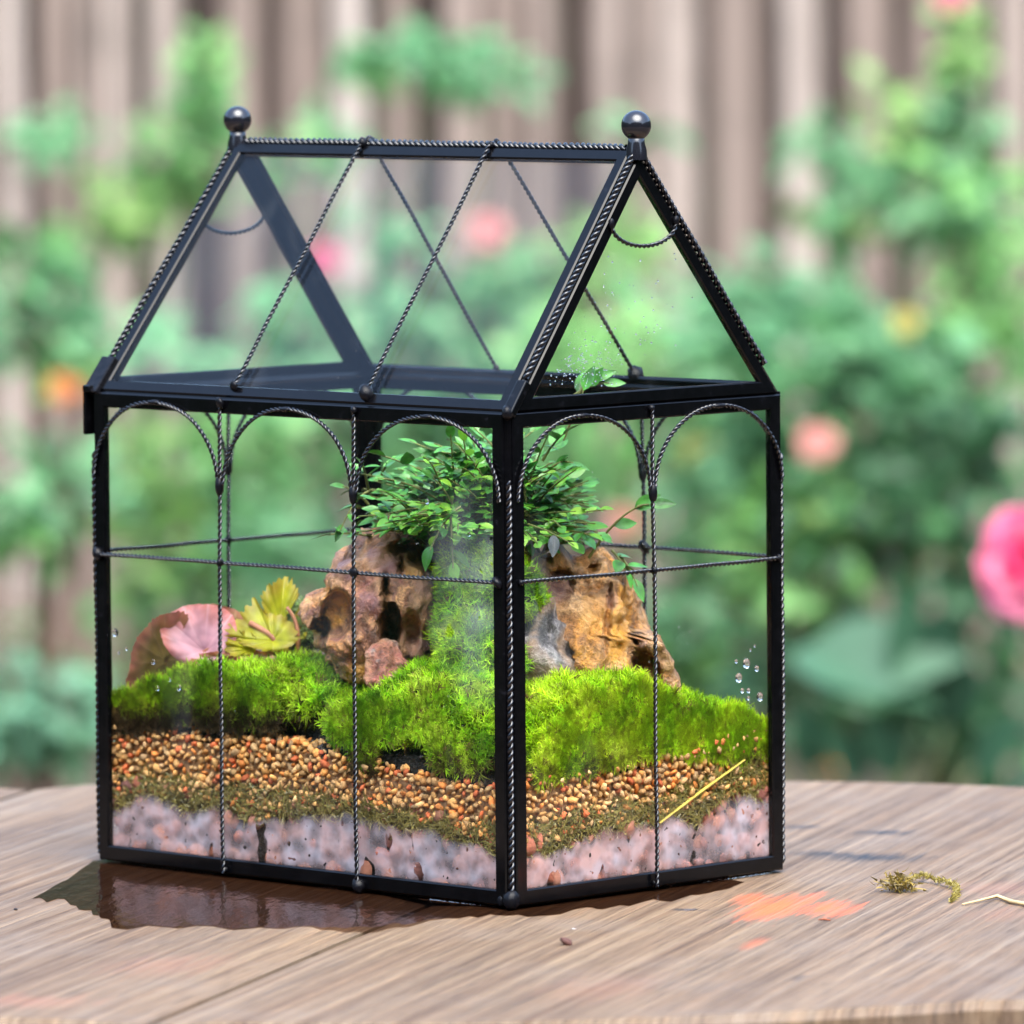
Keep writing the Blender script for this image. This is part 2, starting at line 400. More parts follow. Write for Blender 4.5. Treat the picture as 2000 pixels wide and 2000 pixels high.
HG = m_plain('shade_hedge_leaves', (.022, .045, .018), .7, .7, 9, .8)
def shade_hedge(p0, p1, h, label):  # unseen hedges, added to cut sky light and darken reflections
    p0, p1 = Vector(p0), Vector(p1); e = p1 - p0; n = Vector((-e.y, e.x, 0)).normalized(); nu, nv = 70, 40; V, Q = [], []
    prof = [(.5, v) for v in np.linspace(0, 1, 26)] + [(.5 - u, 1) for u in np.linspace(.1, .9, 8)] + [(-.5, v) for v in np.linspace(1, 0, 14)]
    for i in range(nu + 1):
        for a, b_ in prof:
            q = p0 + e * (i / nu) + n * (a * 1.3) + Vector((0, 0, b_ * h)); d = .35 * mn.noise(q * 1.1) + .16 * mn.noise(q * 3.7); V.append(q + n * (d if a > 0 else -d) + Vector((0, 0, (.5 * mn.noise(q * .8) if b_ > .9 else 0))))
    m_ = len(prof)
    for i in range(nu):
        for j in range(m_ - 1): Q.append((i * m_ + j, (i + 1) * m_ + j, (i + 1) * m_ + j + 1, i * m_ + j + 1))
    o = link('shade_hedge', mesh_np('shade_hedge', [tuple(v) for v in V], np.array(Q), HG)); tag(o, label, 'shade_hedge', kind='structure')
shade_hedge((8, -9, -.75), (-8, -9, -.75), 5.2, 'tall unseen leaf screen added to shade the garden from the side of the viewer')
shade_hedge((-7.5, -9, -.75), (-7.5, 9.5, -.75), 3.2, 'tall unseen leaf screen added to shade the garden from the left')
shade_hedge((7.5, 9.5, -.75), (7.5, -9, -.75), 3.2, 'tall unseen leaf screen added to shade the garden from the right')

shade_hedge((-16, 11.8, -.75), (16, 11.8, -.75), 3.6, 'tall unseen leaf screen added behind the wooden fence to darken reflections')

FY = 8.6
fence = thing('wooden_fence', (0, FY, -.75), 'weathered pinkish grey fence of upright uneven boards behind the garden', 'fence')
FB = m_fence('weathered_board', [(0, (.18, .134, .108)), (.35, (.265, .207, .172)), (.7, (.355, .292, .248)), (1, (.47, .405, .355))])
FD = m_fence('gap_shade_board', [(0, (.06, .041, .034)), (.5, (.105, .073, .062)), (1, (.155, .112, .096))])  # gap shade put into the colour of the back boards and rails
def board(x0, x1, y, h, mat, name='board'):
    bm = bmesh.new(); n = 7; th = .018
    rows = []
    j0, j1 = random.uniform(-.004, .004), random.uniform(-.004, .004)
    for k in range(n):
        z = h * k / (n - 1)
        a = x0 + random.uniform(-.004, .004) + j0 * k / n; b_ = x1 + random.uniform(-.004, .004) + j1 * k / n
        c = .12 * (b_ - a)
        rows.append([bm.verts.new((xx, y + yy, z)) for xx, yy in ((a, 0), (a + c, -th * .55), (b_ - c, -th * .5), (b_, 0), (b_, th * .5), (a, th * .5))])
    for r0, r1 in zip(rows, rows[1:]):
        for k in range(6): bm.faces.new((r0[k], r0[(k + 1) % 6], r1[(k + 1) % 6], r1[k]))
    bm.faces.new(rows[-1]); bm.faces.new(rows[0][::-1])
    me = bpy.data.meshes.new(name); bm.to_mesh(me); bm.free(); me.materials.append(mat)
    return link(name, me, fence)
edges = [(-5, 47), (83, 148), (158, 198), (203, 262), (290, 355), (440, 512), (553, 640), (655, 720), (755, 812), (868, 940), (948, 1030), (1040, 1088),
         (1165, 1220), (1235, 1283), (1290, 1362), (1393, 1478), (1526, 1603), (1655, 1738), (1768, 1830), (1872, 1935), (1950, 2015)]
def fx(px): return at(px, 400, FY).x
lo = -5
while lo > -4000:
    wd = random.uniform(55, 95); gp = random.uniform(8, 40); edges.insert(0, (lo - gp - wd, lo - gp)); lo = lo - gp - wd
hi = 2015
while hi < 6000:
    wd = random.uniform(55, 95); gp = random.uniform(8, 40); edges.append((hi + gp, hi + gp + wd)); hi = hi + gp + wd
for a, b_ in edges:
    board(fx(a), fx(b_), random.uniform(-.008, .006), 1.52 + random.uniform(-.06, .06), FB)
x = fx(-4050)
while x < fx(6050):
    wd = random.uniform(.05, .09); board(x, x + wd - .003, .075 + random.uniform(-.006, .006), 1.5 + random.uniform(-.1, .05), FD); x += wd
for z in (.35, 1.2):
    mb = MB(); mb.box(((fx(-4050) + fx(6050)) / 2, .036, z), (fx(6050) - fx(-4050), .036, .07)); mb.build('rail', FD, fence)

# ------------------------------------------------------------------ table
WOOD = m_wood()
table = thing('wooden_table', (0, 0, 0), 'weathered wooden table of wide grey brown boards with rounded ends', 'table')
def outline(x):                                  # near and far limits of the table top at world x
    u = min(1, abs(x + .01) / .46)
    return -.06 - .41 * math.sqrt(max(0, 1 - u * u)), -.06 + .395 * max(0, 1 - u ** (2.7 if x > -.01 else 4.6)) ** (1 / (2.7 if x > -.01 else 4.6))
ca, sa = math.cos(TA), math.sin(TA)
def inside(x, y):
    if abs(x + .01) >= .46: return False
    a, b_ = outline(x); return a <= y <= b_
seam0 = tab(-.0963, -.4281)[0]; PW = .31
from math import floor
for k in range(-3, 4):
    x0, x1 = seam0 + k * PW + .0016, seam0 + (k + 1) * PW - .0016
    cols = []; nx = 14
    for i in range(nx + 1):
        xx = x0 + (x1 - x0) * i / nx
        ys = [yy for yy in np.linspace(-.7, .7, 561) if inside(xx * ca + yy * sa, -xx * sa + yy * ca)]
        if len(ys) > 6: cols.append((xx, min(ys), max(ys)))
    if len(cols) < 2: continue
    mb = MB(); n = len(cols); th = .032; ny = 20; dz = random.uniform(-.0012, 0)
    grid = []
    for i, (xx, a, b_) in enumerate(cols):
        ed = -.0022 if i in (0, n - 1) else 0
        colv = [(xx, a, -th)]
        colv += [(xx, a + (b_ - a) * f, -.0035 + ed) for f in (0,)]
        colv += [(xx, a + .004 + (b_ - a - .008) * f, ed + dz * abs(math.sin(f * 5)) * 0) for f in np.linspace(0, 1, ny)]
        colv += [(xx, b_, -.0035 + ed), (xx, b_, -th)]
        grid.append(colv)
    m_ = len(grid[0])
    V = [v for c_ in grid for v in c_]
    Q = [(i * m_ + j, (i + 1) * m_ + j, (i + 1) * m_ + j + 1, i * m_ + j + 1) for i in range(n - 1) for j in range(m_ - 1)]
    mb.add(V, Q=Q, poly=[list(range(m_))[::1], [(n - 1) * m_ + j for j in range(m_)][::-1]])
    for i in range(n - 1): mb.Q.append([i * m_, i * m_ + m_ - 1, (i + 1) * m_ + m_ - 1, (i + 1) * m_])
    mb.build('plank', WOOD, table, mw=Matrix.Rotation(-TA, 4, 'Z'))
for sx in (-1, 1):
    for sy in (-1, 1):
        mb = MB(); mb.tube([(sx * .2, -.06 + sy * .2, -.034), (sx * .26, -.06 + sy * .26, -.75)], [.024, .018], 10); mb.build('leg', WOOD, table, smooth=True)

# ------------------------------------------------------------------ terrarium frame
L, W, HE, HR, HM, TH = .25, .1657, .2064, .3099, .1346, -.774
BOX = Matrix.Rotation(TH, 4, 'Z')
TE = thing('glass_terrarium', (0, 0, 0), 'black framed glass terrarium shaped like a little house with a gabled lid', 'terrarium')
TE.rotation_euler = (0, 0, TH)
def tl(p): return BOX @ Vector(p)                # terrarium frame -> world
BOXI = BOX.inverted()
def loc(p): return BOXI @ Vector(p)
t_, BWID = .0016, .0066
def bar_into(mb, p0, p1, q0, q1, n, BWID):
    c = .0006
    sec = [(0, -t_ + c), (c / BWID, -t_), (1 - c / BWID, -t_), (1, -t_ + c), (1, t_ - c), (1 - c / BWID, t_), (c / BWID, t_), (0, t_ - c)]
    V = [p0.lerp(q0, a) + n * b_ for a, b_ in sec] + [p1.lerp(q1, a) + n * b_ for a, b_ in sec]
    mb.add(V, Q=[(k, (k + 1) % 8, 8 + (k + 1) % 8, 8 + k) for k in range(8)], poly=[list(range(8))[::-1], list(range(8, 16))])
def inset(P, d):
    """polygon P (coplanar, ordered) moved inwards by d on every edge"""
    n = (P[1] - P[0]).cross(P[2] - P[1]).normalized(); N = len(P); out = []
    for i in range(N):
        a, b_, c = P[i - 1], P[i], P[(i + 1) % N]
        e0, e1 = (b_ - a).normalized(), (c - b_).normalized()
        i0, i1 = n.cross(e0), n.cross(e1)
        k = 1 + i0.dot(i1)
        out.append(b_ + (i0 + i1) * (d / k))
    return out, n
bars = {}
def panel(P, keys, BWID=.0064):
    P = [Vector(p) for p in P]
    A, n = inset(P, t_); B, _ = inset(P, t_ + BWID)
    for i, k in enumerate(keys):
        mb = bars.setdefault(k, MB()); j = (i + 1) % len(P)
        bar_into(mb, A[i], A[j], B[i], B[j], n, BWID)
    G, _ = inset(P, t_ + .003)
    mb = MB(); g = .0009; N = len(G)
    mb.add([v - n * g for v in G] + [v + n * g for v in G], Q=[(i, (i + 1) % N, N + (i + 1) % N, N + i) for i in range(N)],
           poly=[list(range(N))[::-1], list(range(N, 2 * N))])
    return mb.build('glass_pane', GLASS, TE)
x, y, ZT = L / 2, W / 2, HE - .0006; RX = .48 * L; ZL = HE - .0034
cn = {'F': (x, -y), 'L': (-x, -y), 'R': (x, y), 'B': (-x, y)}
walls = [('L', 'F'), ('F', 'R'), ('R', 'B'), ('B', 'L')]
panes = []
for a, b_ in walls:
    pa, pb = cn[a], cn[b_]
    panes.append(panel([(*pa, 0), (*pb, 0), (*pb, ZT), (*pa, ZT)],
          [('base_rail', a + b_), ('corner_post', b_), ('wall_rail', a + b_), ('corner_post', a)]))
rl, rr = (-RX, 0, HR), (RX, 0, HR)
panel([(-x, -y, ZL), (x, -y, ZL), rr, rl], [('lid_rail', 'LF'), ('rafter', 'F'), ('ridge_bar', ''), ('rafter', 'L')], .0055)
panel([(x, y, ZL), (-x, y, ZL), rl, rr], [('lid_rail', 'RB'), ('rafter', 'B'), ('ridge_bar', ''), ('rafter', 'R')], .0055)
PG = panel([(x, -y, ZL), (x, y, ZL), rr], [('lid_rail', 'FR'), ('rafter', 'R'), ('rafter', 'F')], .0055)
panel([(-x, y, ZL), (-x, -y, ZL), rl], [('lid_rail', 'BL'), ('rafter', 'L'), ('rafter', 'B')], .0055)
for k, c in cn.items():
    cx_, cy_ = math.copysign(x - .0017, c[0]), math.copysign(y - .0017, c[1])
    bars[('corner_post', k)].tube([(cx_, cy_, .0012), (cx_, cy_, HE - .0012)], .0021, 8)
    a = Vector((c[0], c[1], ZL)); b2 = Vector((math.copysign(RX, c[0]), 0, HR)); dn = Vector((-math.copysign(.0014, c[0]), -math.copysign(.0010, c[1]), -.0010))
    bars[('rafter', k)].tube([a + dn + (b2 - a) * .01, b2 + dn - (b2 - a) * .01], .0017, 8)
for a, b_ in walls:
    pa, pb = Vector((*cn[a], ZL + .0012)), Vector((*cn[b_], ZL + .0012)); e = (pb - pa).normalized(); n = Vector((e.y, -e.x, 0))
    bars[('wall_rail', a + b_)].tube([pa + e * .003 - n * .0024, pb - e * .003 - n * .0024], .0021, 8)
bars[('ridge_bar', '')].tube([(-RX + .003, 0, HR - .0018), (RX - .003, 0, HR - .0018)], .0017, 8)
barobj = {k: mb.build(k[0], METAL, TE) for k, mb in bars.items()}
RW, PITCHW = .00098, .0052
def wire_along(name, a, b_, parent, R=.0014, p=.0062):
    return twisted(name, [a, Vector(a).lerp(Vector(b_), .5), b_], R, p, WIRE, parent, 7)
for k, c in cn.items():
    ox, oy = math.copysign(x - .0003, c[0]), math.copysign(y - .0003, c[1])
    wire_along('corner_wire', (ox, oy, .004), (ox, oy, HE - (.03 if k == 'F' else .028)), barobj[('corner_post', k)])
    rx = math.copysign(RX, c[0]); a = Vector((c[0], c[1], ZL)); b2 = Vector((rx, 0, HR)); d = b2 - a
    up = Vector((math.copysign(.0006, c[0]), math.copysign(.0005, c[1]), .0006))
    wire_along('rafter_wire', a + d * .13 + up, a + d * .97 + up, barobj[('rafter', k)])
wire_along('ridge_wire', (-RX + .006, 0, HR + .0005), (RX - .006, 0, HR + .0005), barobj[('ridge_bar', '')], .0017, .0066)
# base plate
mb = MB(); mb.box((0, 0, .0022), (L - .005, W - .005, .003)); mb.build('base_plate', METAL, TE)

sm_blob = None
def blob_mesh():
    bm = bmesh.new(); bmesh.ops.create_icosphere(bm, subdivisions=2, radius=1)
    for v in bm.verts: v.co *= 1 + .22 * mn.noise(v.co * 1.7)
    for f in bm.faces: f.smooth = True
    me = bpy.data.meshes.new('solder_joint'); bm.to_mesh(me); bm.free(); me.materials.append(SOLDER); return me
BLOB = blob_mesh()
def joint(p, s, parent, rot=0.):
    s = (s * .78,) * 3 if not hasattr(s, '__len__') else tuple(v * .85 for v in s)
    return link('solder_joint', BLOB, parent, Matrix.LocRotScale(Vector(p), Quaternion((random.random(), random.random(), 1, rot)) if len(set(s)) == 1 else None, Vector(s)))

OFF = .0026
def wall_wires(a, b_, fr):
    pa, pb = Vector((*cn[a], 0)), Vector((*cn[b_], 0)); e = pb - pa; ln = e.length; e = e / ln; n = Vector((e.y, -e.x, 0)); Z = Vector((0, 0, 1))
    def P(s, z, o=OFF): return pa + e * s + n * o + Z * z
    mw = twisted('mid_wire', [P(.004, HM), P(ln / 2, HM), P(ln - .004, HM)], RW, PITCHW, WIRE, TE)
    for s in (.0045, ln - .0045): joint(P(s, HM, OFF - .0002), .0015, mw)
    ss = [f * ln for f in fr]; zj = HE - .0385
    for s in ss:
        dw = twisted('divider_wire', [P(s, .0022, OFF + .0012), P(s, HM, OFF + .0012), P(s, ZT - .004, OFF)], RW, PITCHW, WIRE, TE)
        joint(P(s, HM, OFF + .001), .0017, dw); joint(P(s, ZT - .0035), .0019, dw)
        joint(P(s, .0035, OFF), .0018 if s == ss[0] and e.x > 0 else .0014, dw)
        joint(P(s, zj - .001, OFF + .0006), (.0023, .0023, .0046), dw)
    ed = [.0035] + ss + [ln - .0035]
    for i in range(len(ed) - 1):
        s0, s1 = ed[i] + (.0015 if i else -.001), ed[i + 1] - (.0015 if i < len(ed) - 2 else -.001)
        c, hw = (s0 + s1) / 2, (s1 - s0) / 2; h = ZT - .0045 - zj
        th = np.linspace(0, math.pi, 42)
        pts = [P(c - hw * math.copysign(abs(math.cos(q)) ** .96, math.cos(q)), zj + h * math.sin(q) ** 1.05, OFF + .0003) for q in th]
        aw = twisted('arch_wire', pts, RW, PITCHW, WIRE, TE)
        joint(P(c, ZT - .0045, OFF + .0002), (.0042 if abs(e.x) > .5 else .0022, .0022 if abs(e.x) > .5 else .0042, .0014), aw)
wall_wires('L', 'F', (.328, .652)); wall_wires('F', 'R', (.5,)); wall_wires('R', 'B', (.335, .667)); wall_wires('B', 'L', (.5,))
# roof wires
for sgn, fe, frg in ((-1, (.346, .666), (.335, .656)), (1, (.33, .668), (.335, .656))):
    nrm = Vector((0, sgn * (HR - ZL), y)).normalized()
    for a, b_ in zip(fe, frg):
        p0 = Vector((-x + L * a, sgn * y, ZL)) + nrm * .0028; p1 = Vector((-RX + 2 * RX * b_, 0, HR)) + nrm * .0026
        p0 = p0.lerp(p1, .045)
        rw = twisted('roof_wire', [p0, p0.lerp(p1, .5), p1.lerp(p0, .01)], RW, PITCHW, WIRE, TE)
        joint(p0, .0018, rw); joint(p1 + Vector((0, 0, -.001)), .0018, rw)
# gable loops
for sx in (-1, 1):
    ap = Vector((sx * RX, 0, HR)); lo_ = Vector((sx * x, -y, ZL)); hi_ = Vector((sx * x, y, ZL))
    nn = Vector((sx, 0, .045)).normalized() * .0024
    a = ap.lerp(lo_, .285) + nn; b_ = ap.lerp(hi_, .285) + nn; pts = []
    a = a.lerp(b_, .09); b_ = b_.lerp(a, .09)
    for q in np.linspace(0, math.pi, 26):
        pts.append(a.lerp(b_, .5 - .5 * math.cos(q)) + Vector((sx * .0006, 0, -.0098)) * math.sin(q) ** .9)
    gw = twisted('gable_loop', pts, RW, PITCHW, WIRE, TE)
    joint(a, (.0016, .0016, .0028), gw); joint(b_, (.0016, .0016, .0026), gw)
# finials: ball on a tapered collar
def finial(p, r):
    prof = [(.0046, -.004), (.0044, 0), (.0036, .003), (.0034, .0048)]
    zc = .0048 + r * .86
    for q in np.linspace(math.radians(-58), math.radians(90), 18): prof.append((max(1e-5, r * math.cos(q)), zc + r * math.sin(q)))
    n = 28; V = []; Q = []
    for rr_, z in prof:
        for k in range(n): V.append((p[0] + rr_ * math.cos(k * 2 * math.pi / n), p[1] + rr_ * math.sin(k * 2 * math.pi / n), p[2] + z))
    for i in range(len(prof) - 1):
        for k in range(n): Q.append((i * n + k, i * n + (k + 1) % n, (i + 1) * n + (k + 1) % n, (i + 1) * n + k))
    return link('finial', mesh_np('finial', V, np.array(Q), FIN), TE)
tt = NT('polished_black_ball'); bb = tt.bsdf(Roughness=.16); bb.inputs['Base Color'].default_value = (.008, .008, .012, 1); bb.inputs['Specular IOR Level'].default_value = .7
FIN = tt.done(bb.outputs[0])
finial((RX, 0, HR - .0005), .0063); finial((-RX, 0, HR - .0005), .0061)
# corner caps of the lid, latch plate hanging at the far left corner, solder at the foot of the front post
def plate(name, c, d, M=None, mat=METAL):
    mb = MB(); mb.box(c, d, M); o = mb.build(name, mat, TE)
    bv = o.modifiers.new('bevel', 'BEVEL'); bv.width = .0005; bv.segments = 2
    return o
for k in 'LF':
    c = cn[k]; a = Vector((c[0], c[1], ZL)); d = (Vector((math.copysign(RX, c[0]), 0, HR)) - a)
    q = d.to_track_quat('Z', 'Y').to_matrix()
    plate('corner_cap', a + d * .065, (.0052 if k == 'F' else .0088, .0036 if k == 'F' else .0062, .0165 if k == 'F' else .0185), q, SOLDER if k == 'L' else METAL)
plate('latch_plate', (-x - .0027, -y + .0012, HE - .0105), (.0016, .0085, .0205))
plate('latch_pin', (-x - .0012, -y - .0012, HE - .0008), (.0044, .0044, .003))
fo = barobj[('corner_post', 'F')]
joint((x + .0002, -y - .0002, .0042), (.0044, .0044, .0050), fo); joint((x - .0052, -y - .0012, .0036), (.0020, .0012, .0026), fo)
joint((x + .0002, -y - .0002, HE - .002), .0024, fo)

# ------------------------------------------------------------------ contents: layers seen through the glass
def wallpt(s, z, d):
    """s in [0,4): along the four walls from the left corner; d metres inside the glass (terrarium frame)"""
    i = int(s) % 4; f = s - int(s); a, b_ = walls[i]; pa, pb = Vector((*cn[a], 0)), Vector((*cn[b_], 0))
    e = (pb - pa); n = Vector((e.y, -e.x, 0)).normalized()
    q = pa + e * f
    lim_x, lim_y = x - d, y - d
    q = q - n * d
    return Vector((max(-lim_x, min(lim_x, q.x)), max(-lim_y, min(lim_y, q.y)), z))
def lvl(vals, s):
    return float(np.interp(s, [0, .2, .4, .6, .8, 1, 1.25, 1.5, 1.75, 2, 3, 4], vals))
FOG_T = [.027, .031, .024, .034, .030, .0215, .0275, .0285, .033, .037, .03, .027]
LIN_T = [.040, .0385, .0390, .0362, .0325, .033, .0345, .0362, .0435, .0465, .04, .04]
GRV_T = [.0605, .0590, .0600, .0580, .0490, .0535, .0535, .0545, .0600, .0625, .06, .0605]
def nz(s, k=9, a=.003): return a * (mn.noise(Vector((s * k, 3.1, .7))) + .6 * mn.noise(Vector((s * k * 2.9, 9.1, 4.7))))
def fog_t(s): return lvl(FOG_T, s) + nz(s, 8, .0028)
def hang(s): return .0085 * max(0, mn.noise(Vector((s * 11, 6.3, 2.2))) + .12) + .0035 * max(0, mn.noise(Vector((s * 34, 1.3, 5.2))))
def lin_t(s): return lvl(LIN_T, s) + nz(s + 7, 6, .0022)
def grv_t(s): return lvl(GRV_T, s) + nz(s + 17, 6, .0020)

# soil body (a solid mound filling the middle)
SOILC = m_vcol('wet_black_soil', .6, 0, (420, 1, .006), .25, (160, .6))
def soil_h(X, Y):
    u, v = X / (x - .006), Y / (y - .006)
    e = max(abs(u), abs(v)); edge = .058
    m_ = .078 - .012 * (u * u + v * v) * .5
    k = max(0, min(1, (1 - e) / .35)); k = k * k * (3 - 2 * k)
    return edge + (m_ - edge) * k + .0022 * mn.noise(Vector((X * 90, Y * 90, 0)))
nx_, ny_ = 80, 56; V = []; 
for i in range(nx_):
    for j in range(ny_):
        X = -(x - .0062) + 2 * (x - .0062) * i / (nx_ - 1); Y = -(y - .0062) + 2 * (y - .0062) * j / (ny_ - 1)
        V.append((X, Y, soil_h(X, Y)))
Q = [(i * ny_ + j, (i + 1) * ny_ + j, (i + 1) * ny_ + j + 1, i * ny_ + j + 1) for i in range(nx_ - 1) for j in range(ny_ - 1)]
ring = [i * ny_ for i in range(nx_)] + [(nx_ - 1) * ny_ + j for j in range(1, ny_)] + [i * ny_ + ny_ - 1 for i in range(nx_ - 2, -1, -1)] + [j for j in range(ny_ - 2, 0, -1)]
n0 = len(V); V += [(V[k][0], V[k][1], .006) for k in ring]; N = len(ring)
Q += [(ring[k], ring[(k + 1) % N], n0 + (k + 1) % N, n0 + k)[::-1] for k in range(N)]
o = link('soil', mesh_np('soil', V, np.array(Q), SOILC, True, np.tile([[.012, .009, .007]], (len(V), 1))), None, BOX)
tag(o, 'wet black potting soil under the moss inside the terrarium', 'soil', kind='stuff')

def ico(sub):
    bm = bmesh.new(); bmesh.ops.create_icosphere(bm, subdivisions=sub, radius=1)
    V = np.array([v.co[:] for v in bm.verts]); F = np.array([[v.index for v in f.verts] for f in bm.faces]); bm.free(); return V, F
IV2, IF2 = ico(2); IV1, IF1 = ico(1)
def stones(spec, pal, V0, F0, rough_amp=.25):
    """spec rows: x y z rx ry rz ; returns V, F, colours of lumpy stones"""
    Vs, Fs, Cs = [], [], []; off = 0
    shapes = []
    for k in range(14):
        D = np.array([1 + rough_amp * (mn.noise(Vector(v * 1.1) + Vector((k * 7.3, 1, 2)))) + .1 * mn.noise(Vector(v * 2.7) + Vector((k * 3, 5, 2))) for v in V0])
        B = V0 * D[:, None]
        for _ in range(6):                        # flat facets
            n = RNG.normal(size=3); n /= np.linalg.norm(n); lim = RNG.uniform(.36, .74); dd = B @ n
            B = B - np.maximum(0, dd - lim)[:, None] * n * .85
        shapes.append(B)
    for r in spec:
        B = shapes[RNG.integers(14)] * np.array(r[3:6])
        q = RNG.normal(size=4); q /= np.linalg.norm(q)
        R = np.array(Quaternion(q).to_matrix())
        Vs.append(B @ R.T + np.array(r[:3])); Fs.append(F0 + off); off += len(V0)
        c = np.array(pal[RNG.integers(len(pal))]) * RNG.uniform(.6, 1.25); Cs.append(np.tile(c, (len(V0), 1)))
    return np.vstack(Vs), np.vstack(Fs), np.vstack(Cs)

# red clay pebbles at the bottom
sp = []
for s in np.arange(0, 4, .045):
    near = s < 2
    for lay in range(3):
        for z in np.arange(.008, .040, .0085):
            if z > fog_t(s) + .006: continue
            p = wallpt((s + RNG.uniform(-.02, .02)) % 4, z + RNG.uniform(-.002, .002), .0068 + lay * .007 + RNG.uniform(0, .0012))
            r = RNG.uniform(.0042, .0066); sp.append((*p, r, r * RNG.uniform(.75, 1), r * RNG.uniform(.7, 1)))
CLAY = m_vcol('red_clay', .75, 0, (500, .5, .001), .3, (120, .5))
Vv, Ff, Cc = stones(sp, [(.38, .12, .065), (.30, .10, .07), (.42, .17, .10), (.25, .10, .08), (.46, .2, .13)], IV2, IF2)
V, Q = [], []; ns = 200
for i in range(ns):
    for z in (.0062, .02, .042): V.append(tuple(wallpt(4 * i / ns, z, .0100)))
for i in range(ns):
    for j in range(2): a = i * 3 + j; b_ = ((i + 1) % ns) * 3 + j; Q += [(a, b_, b_ + 1), (a, b_ + 1, a + 1)]
Ff = np.vstack([Ff, np.array(Q) + len(Vv)]); Vv = np.vstack([Vv, np.array(V)]); Cc = np.vstack([Cc, np.tile([[.40, .16, .105]], (len(V), 1))])
o = link('clay_pebbles', mesh_np('clay_pebbles', Vv, Ff, CLAY, True, Cc), None, BOX)
tag(o, 'red brown clay pebbles behind the fogged glass at the bottom of the terrarium', 'pebbles', kind='stuff')

# gravel
GRAV = m_vcol('small_gravel', .65, 0, (1100, .8, .0008), .3, (600, .5))
sp = []
def dart(lay, dmin, s0, s1, grid={}):
    pts = {}
    for _ in range(60000):
        s = RNG.uniform(s0, s1); zb, zt = fog_t(s) + .0015 + .004 * max(0, mn.noise(Vector((s * 9, 4, 2)))), grv_t(s) - .0012
        if lay: zb -= .002
        z = RNG.uniform(zb, zt); ln = L if int(s) % 2 == 0 else W
        S_ = s * ln + int(s) * 10; key = (int(S_ / dmin), int(z / dmin)); ok = True
        for a in (-1, 0, 1):
            for b2 in (-1, 0, 1):
                for q in pts.get((key[0] + a, key[1] + b2), ()):
                    if (q[0] - S_) ** 2 + (q[1] - z) ** 2 < dmin * dmin: ok = False
        if ok: pts.setdefault(key, []).append((S_, z, s))
    return [q for v in pts.values() for q in v]
for lay in range(3):
    for s0, s1 in ((0, 1), (1, 2)):
        for S_, z, s in dart(lay, .0026, s0, s1):
            r = RNG.uniform(.0013, .0021) if RNG.random() < .8 else RNG.uniform(.0021, .0030)
            p = wallpt(s, z, .0034 + lay * .003 + RNG.uniform(0, .0012) + max(0, r - .0022) * .8); sp.append((*p, r * RNG.uniform(1, 1.6), r, r * RNG.uniform(.65, .95)))
for S_, z, s in dart(0, .0046, 2, 4): p = wallpt(s, z, .006); sp.append((*p, .0026, .0024, .002))
for _ in range(700):                               # lying loose on the top of the band
    s = RNG.uniform(0, 2); d = RNG.uniform(.004, .017); p = wallpt(s, grv_t(s) + RNG.uniform(-.001, .0008), d); r = RNG.uniform(.0013, .0024)
    sp.append((*p, r * 1.2, r, r * .8))
GP = [(0.687, 0.304, 0.075), (0.710, 0.358, 0.103), (0.733, 0.249, 0.052), (0.639, 0.358, 0.122), (0.592, 0.336, 0.131), (0.758, 0.401, 0.122), (0.569, 0.347, 0.159), (0.639, 0.151, 0.047), (0.544, 0.304, 0.112), (0.758, 0.466, 0.196), (0.662, 0.325, 0.094)]
Vv, Ff, Cc = stones(sp, GP, IV1, IF1, .6)
V, Q = [], []; ns = 300                            # the packed sand of the same stone between the pebbles
for i in range(ns):
    s = 4 * i / ns
    for k in range(4): z = lin_t(s) - .005 + (grv_t(s) - .0035 - lin_t(s) + .005) * k / 3; V.append(tuple(wallpt(s, z, .0054 + .0008 * mn.noise(Vector((s * 60, z * 500, 0))))))
for i in range(ns):
    for j in range(3): a = i * 4 + j; b_ = ((i + 1) % ns) * 4 + j; Q.append((a, b_, b_ + 1)); Q.append((a, b_ + 1, a + 1))
Ff = np.vstack([Ff, np.array(Q) + len(Vv)]); Vv = np.vstack([Vv, np.array(V)]); Cc = np.vstack([Cc, np.tile([[.36, .20, .085]], (len(V), 1))])
o = link('gravel', mesh_np('gravel', Vv, Ff, GRAV, True, Cc), None, BOX)
tag(o, 'fine tan and orange gravel in a band against the glass under the moss', 'gravel', kind='stuff')

sp = []
for _ in range(1500):
    s = RNG.uniform(0, 2); d = RNG.uniform(.006, .026); p = wallpt(s, 0, d); p.z = soil_h(max(-x + .007, min(x - .007, p.x)), max(-y + .007, min(y - .007, p.y))) + RNG.uniform(-.0006, .0012); r = RNG.uniform(.0005, .0021)
    sp.append((*p, r * 1.2, r, r * .8))
Vv, Ff, Cc = stones(sp, [(.02, .014, .01), (.04, .026, .018), (.015, .012, .01), (.07, .04, .025)], IV1, IF1, .6)
CRUMB = m_vcol('soil_crumbs', .35, 0, (700, .6, .001), .5)
o = link('soil_crumbs', mesh_np('soil_crumbs', Vv, Ff, CRUMB, True, Cc), None, BOX)
tag(o, 'loose black wet soil crumbs between the gravel band and the moss', 'soil', kind='stuff')

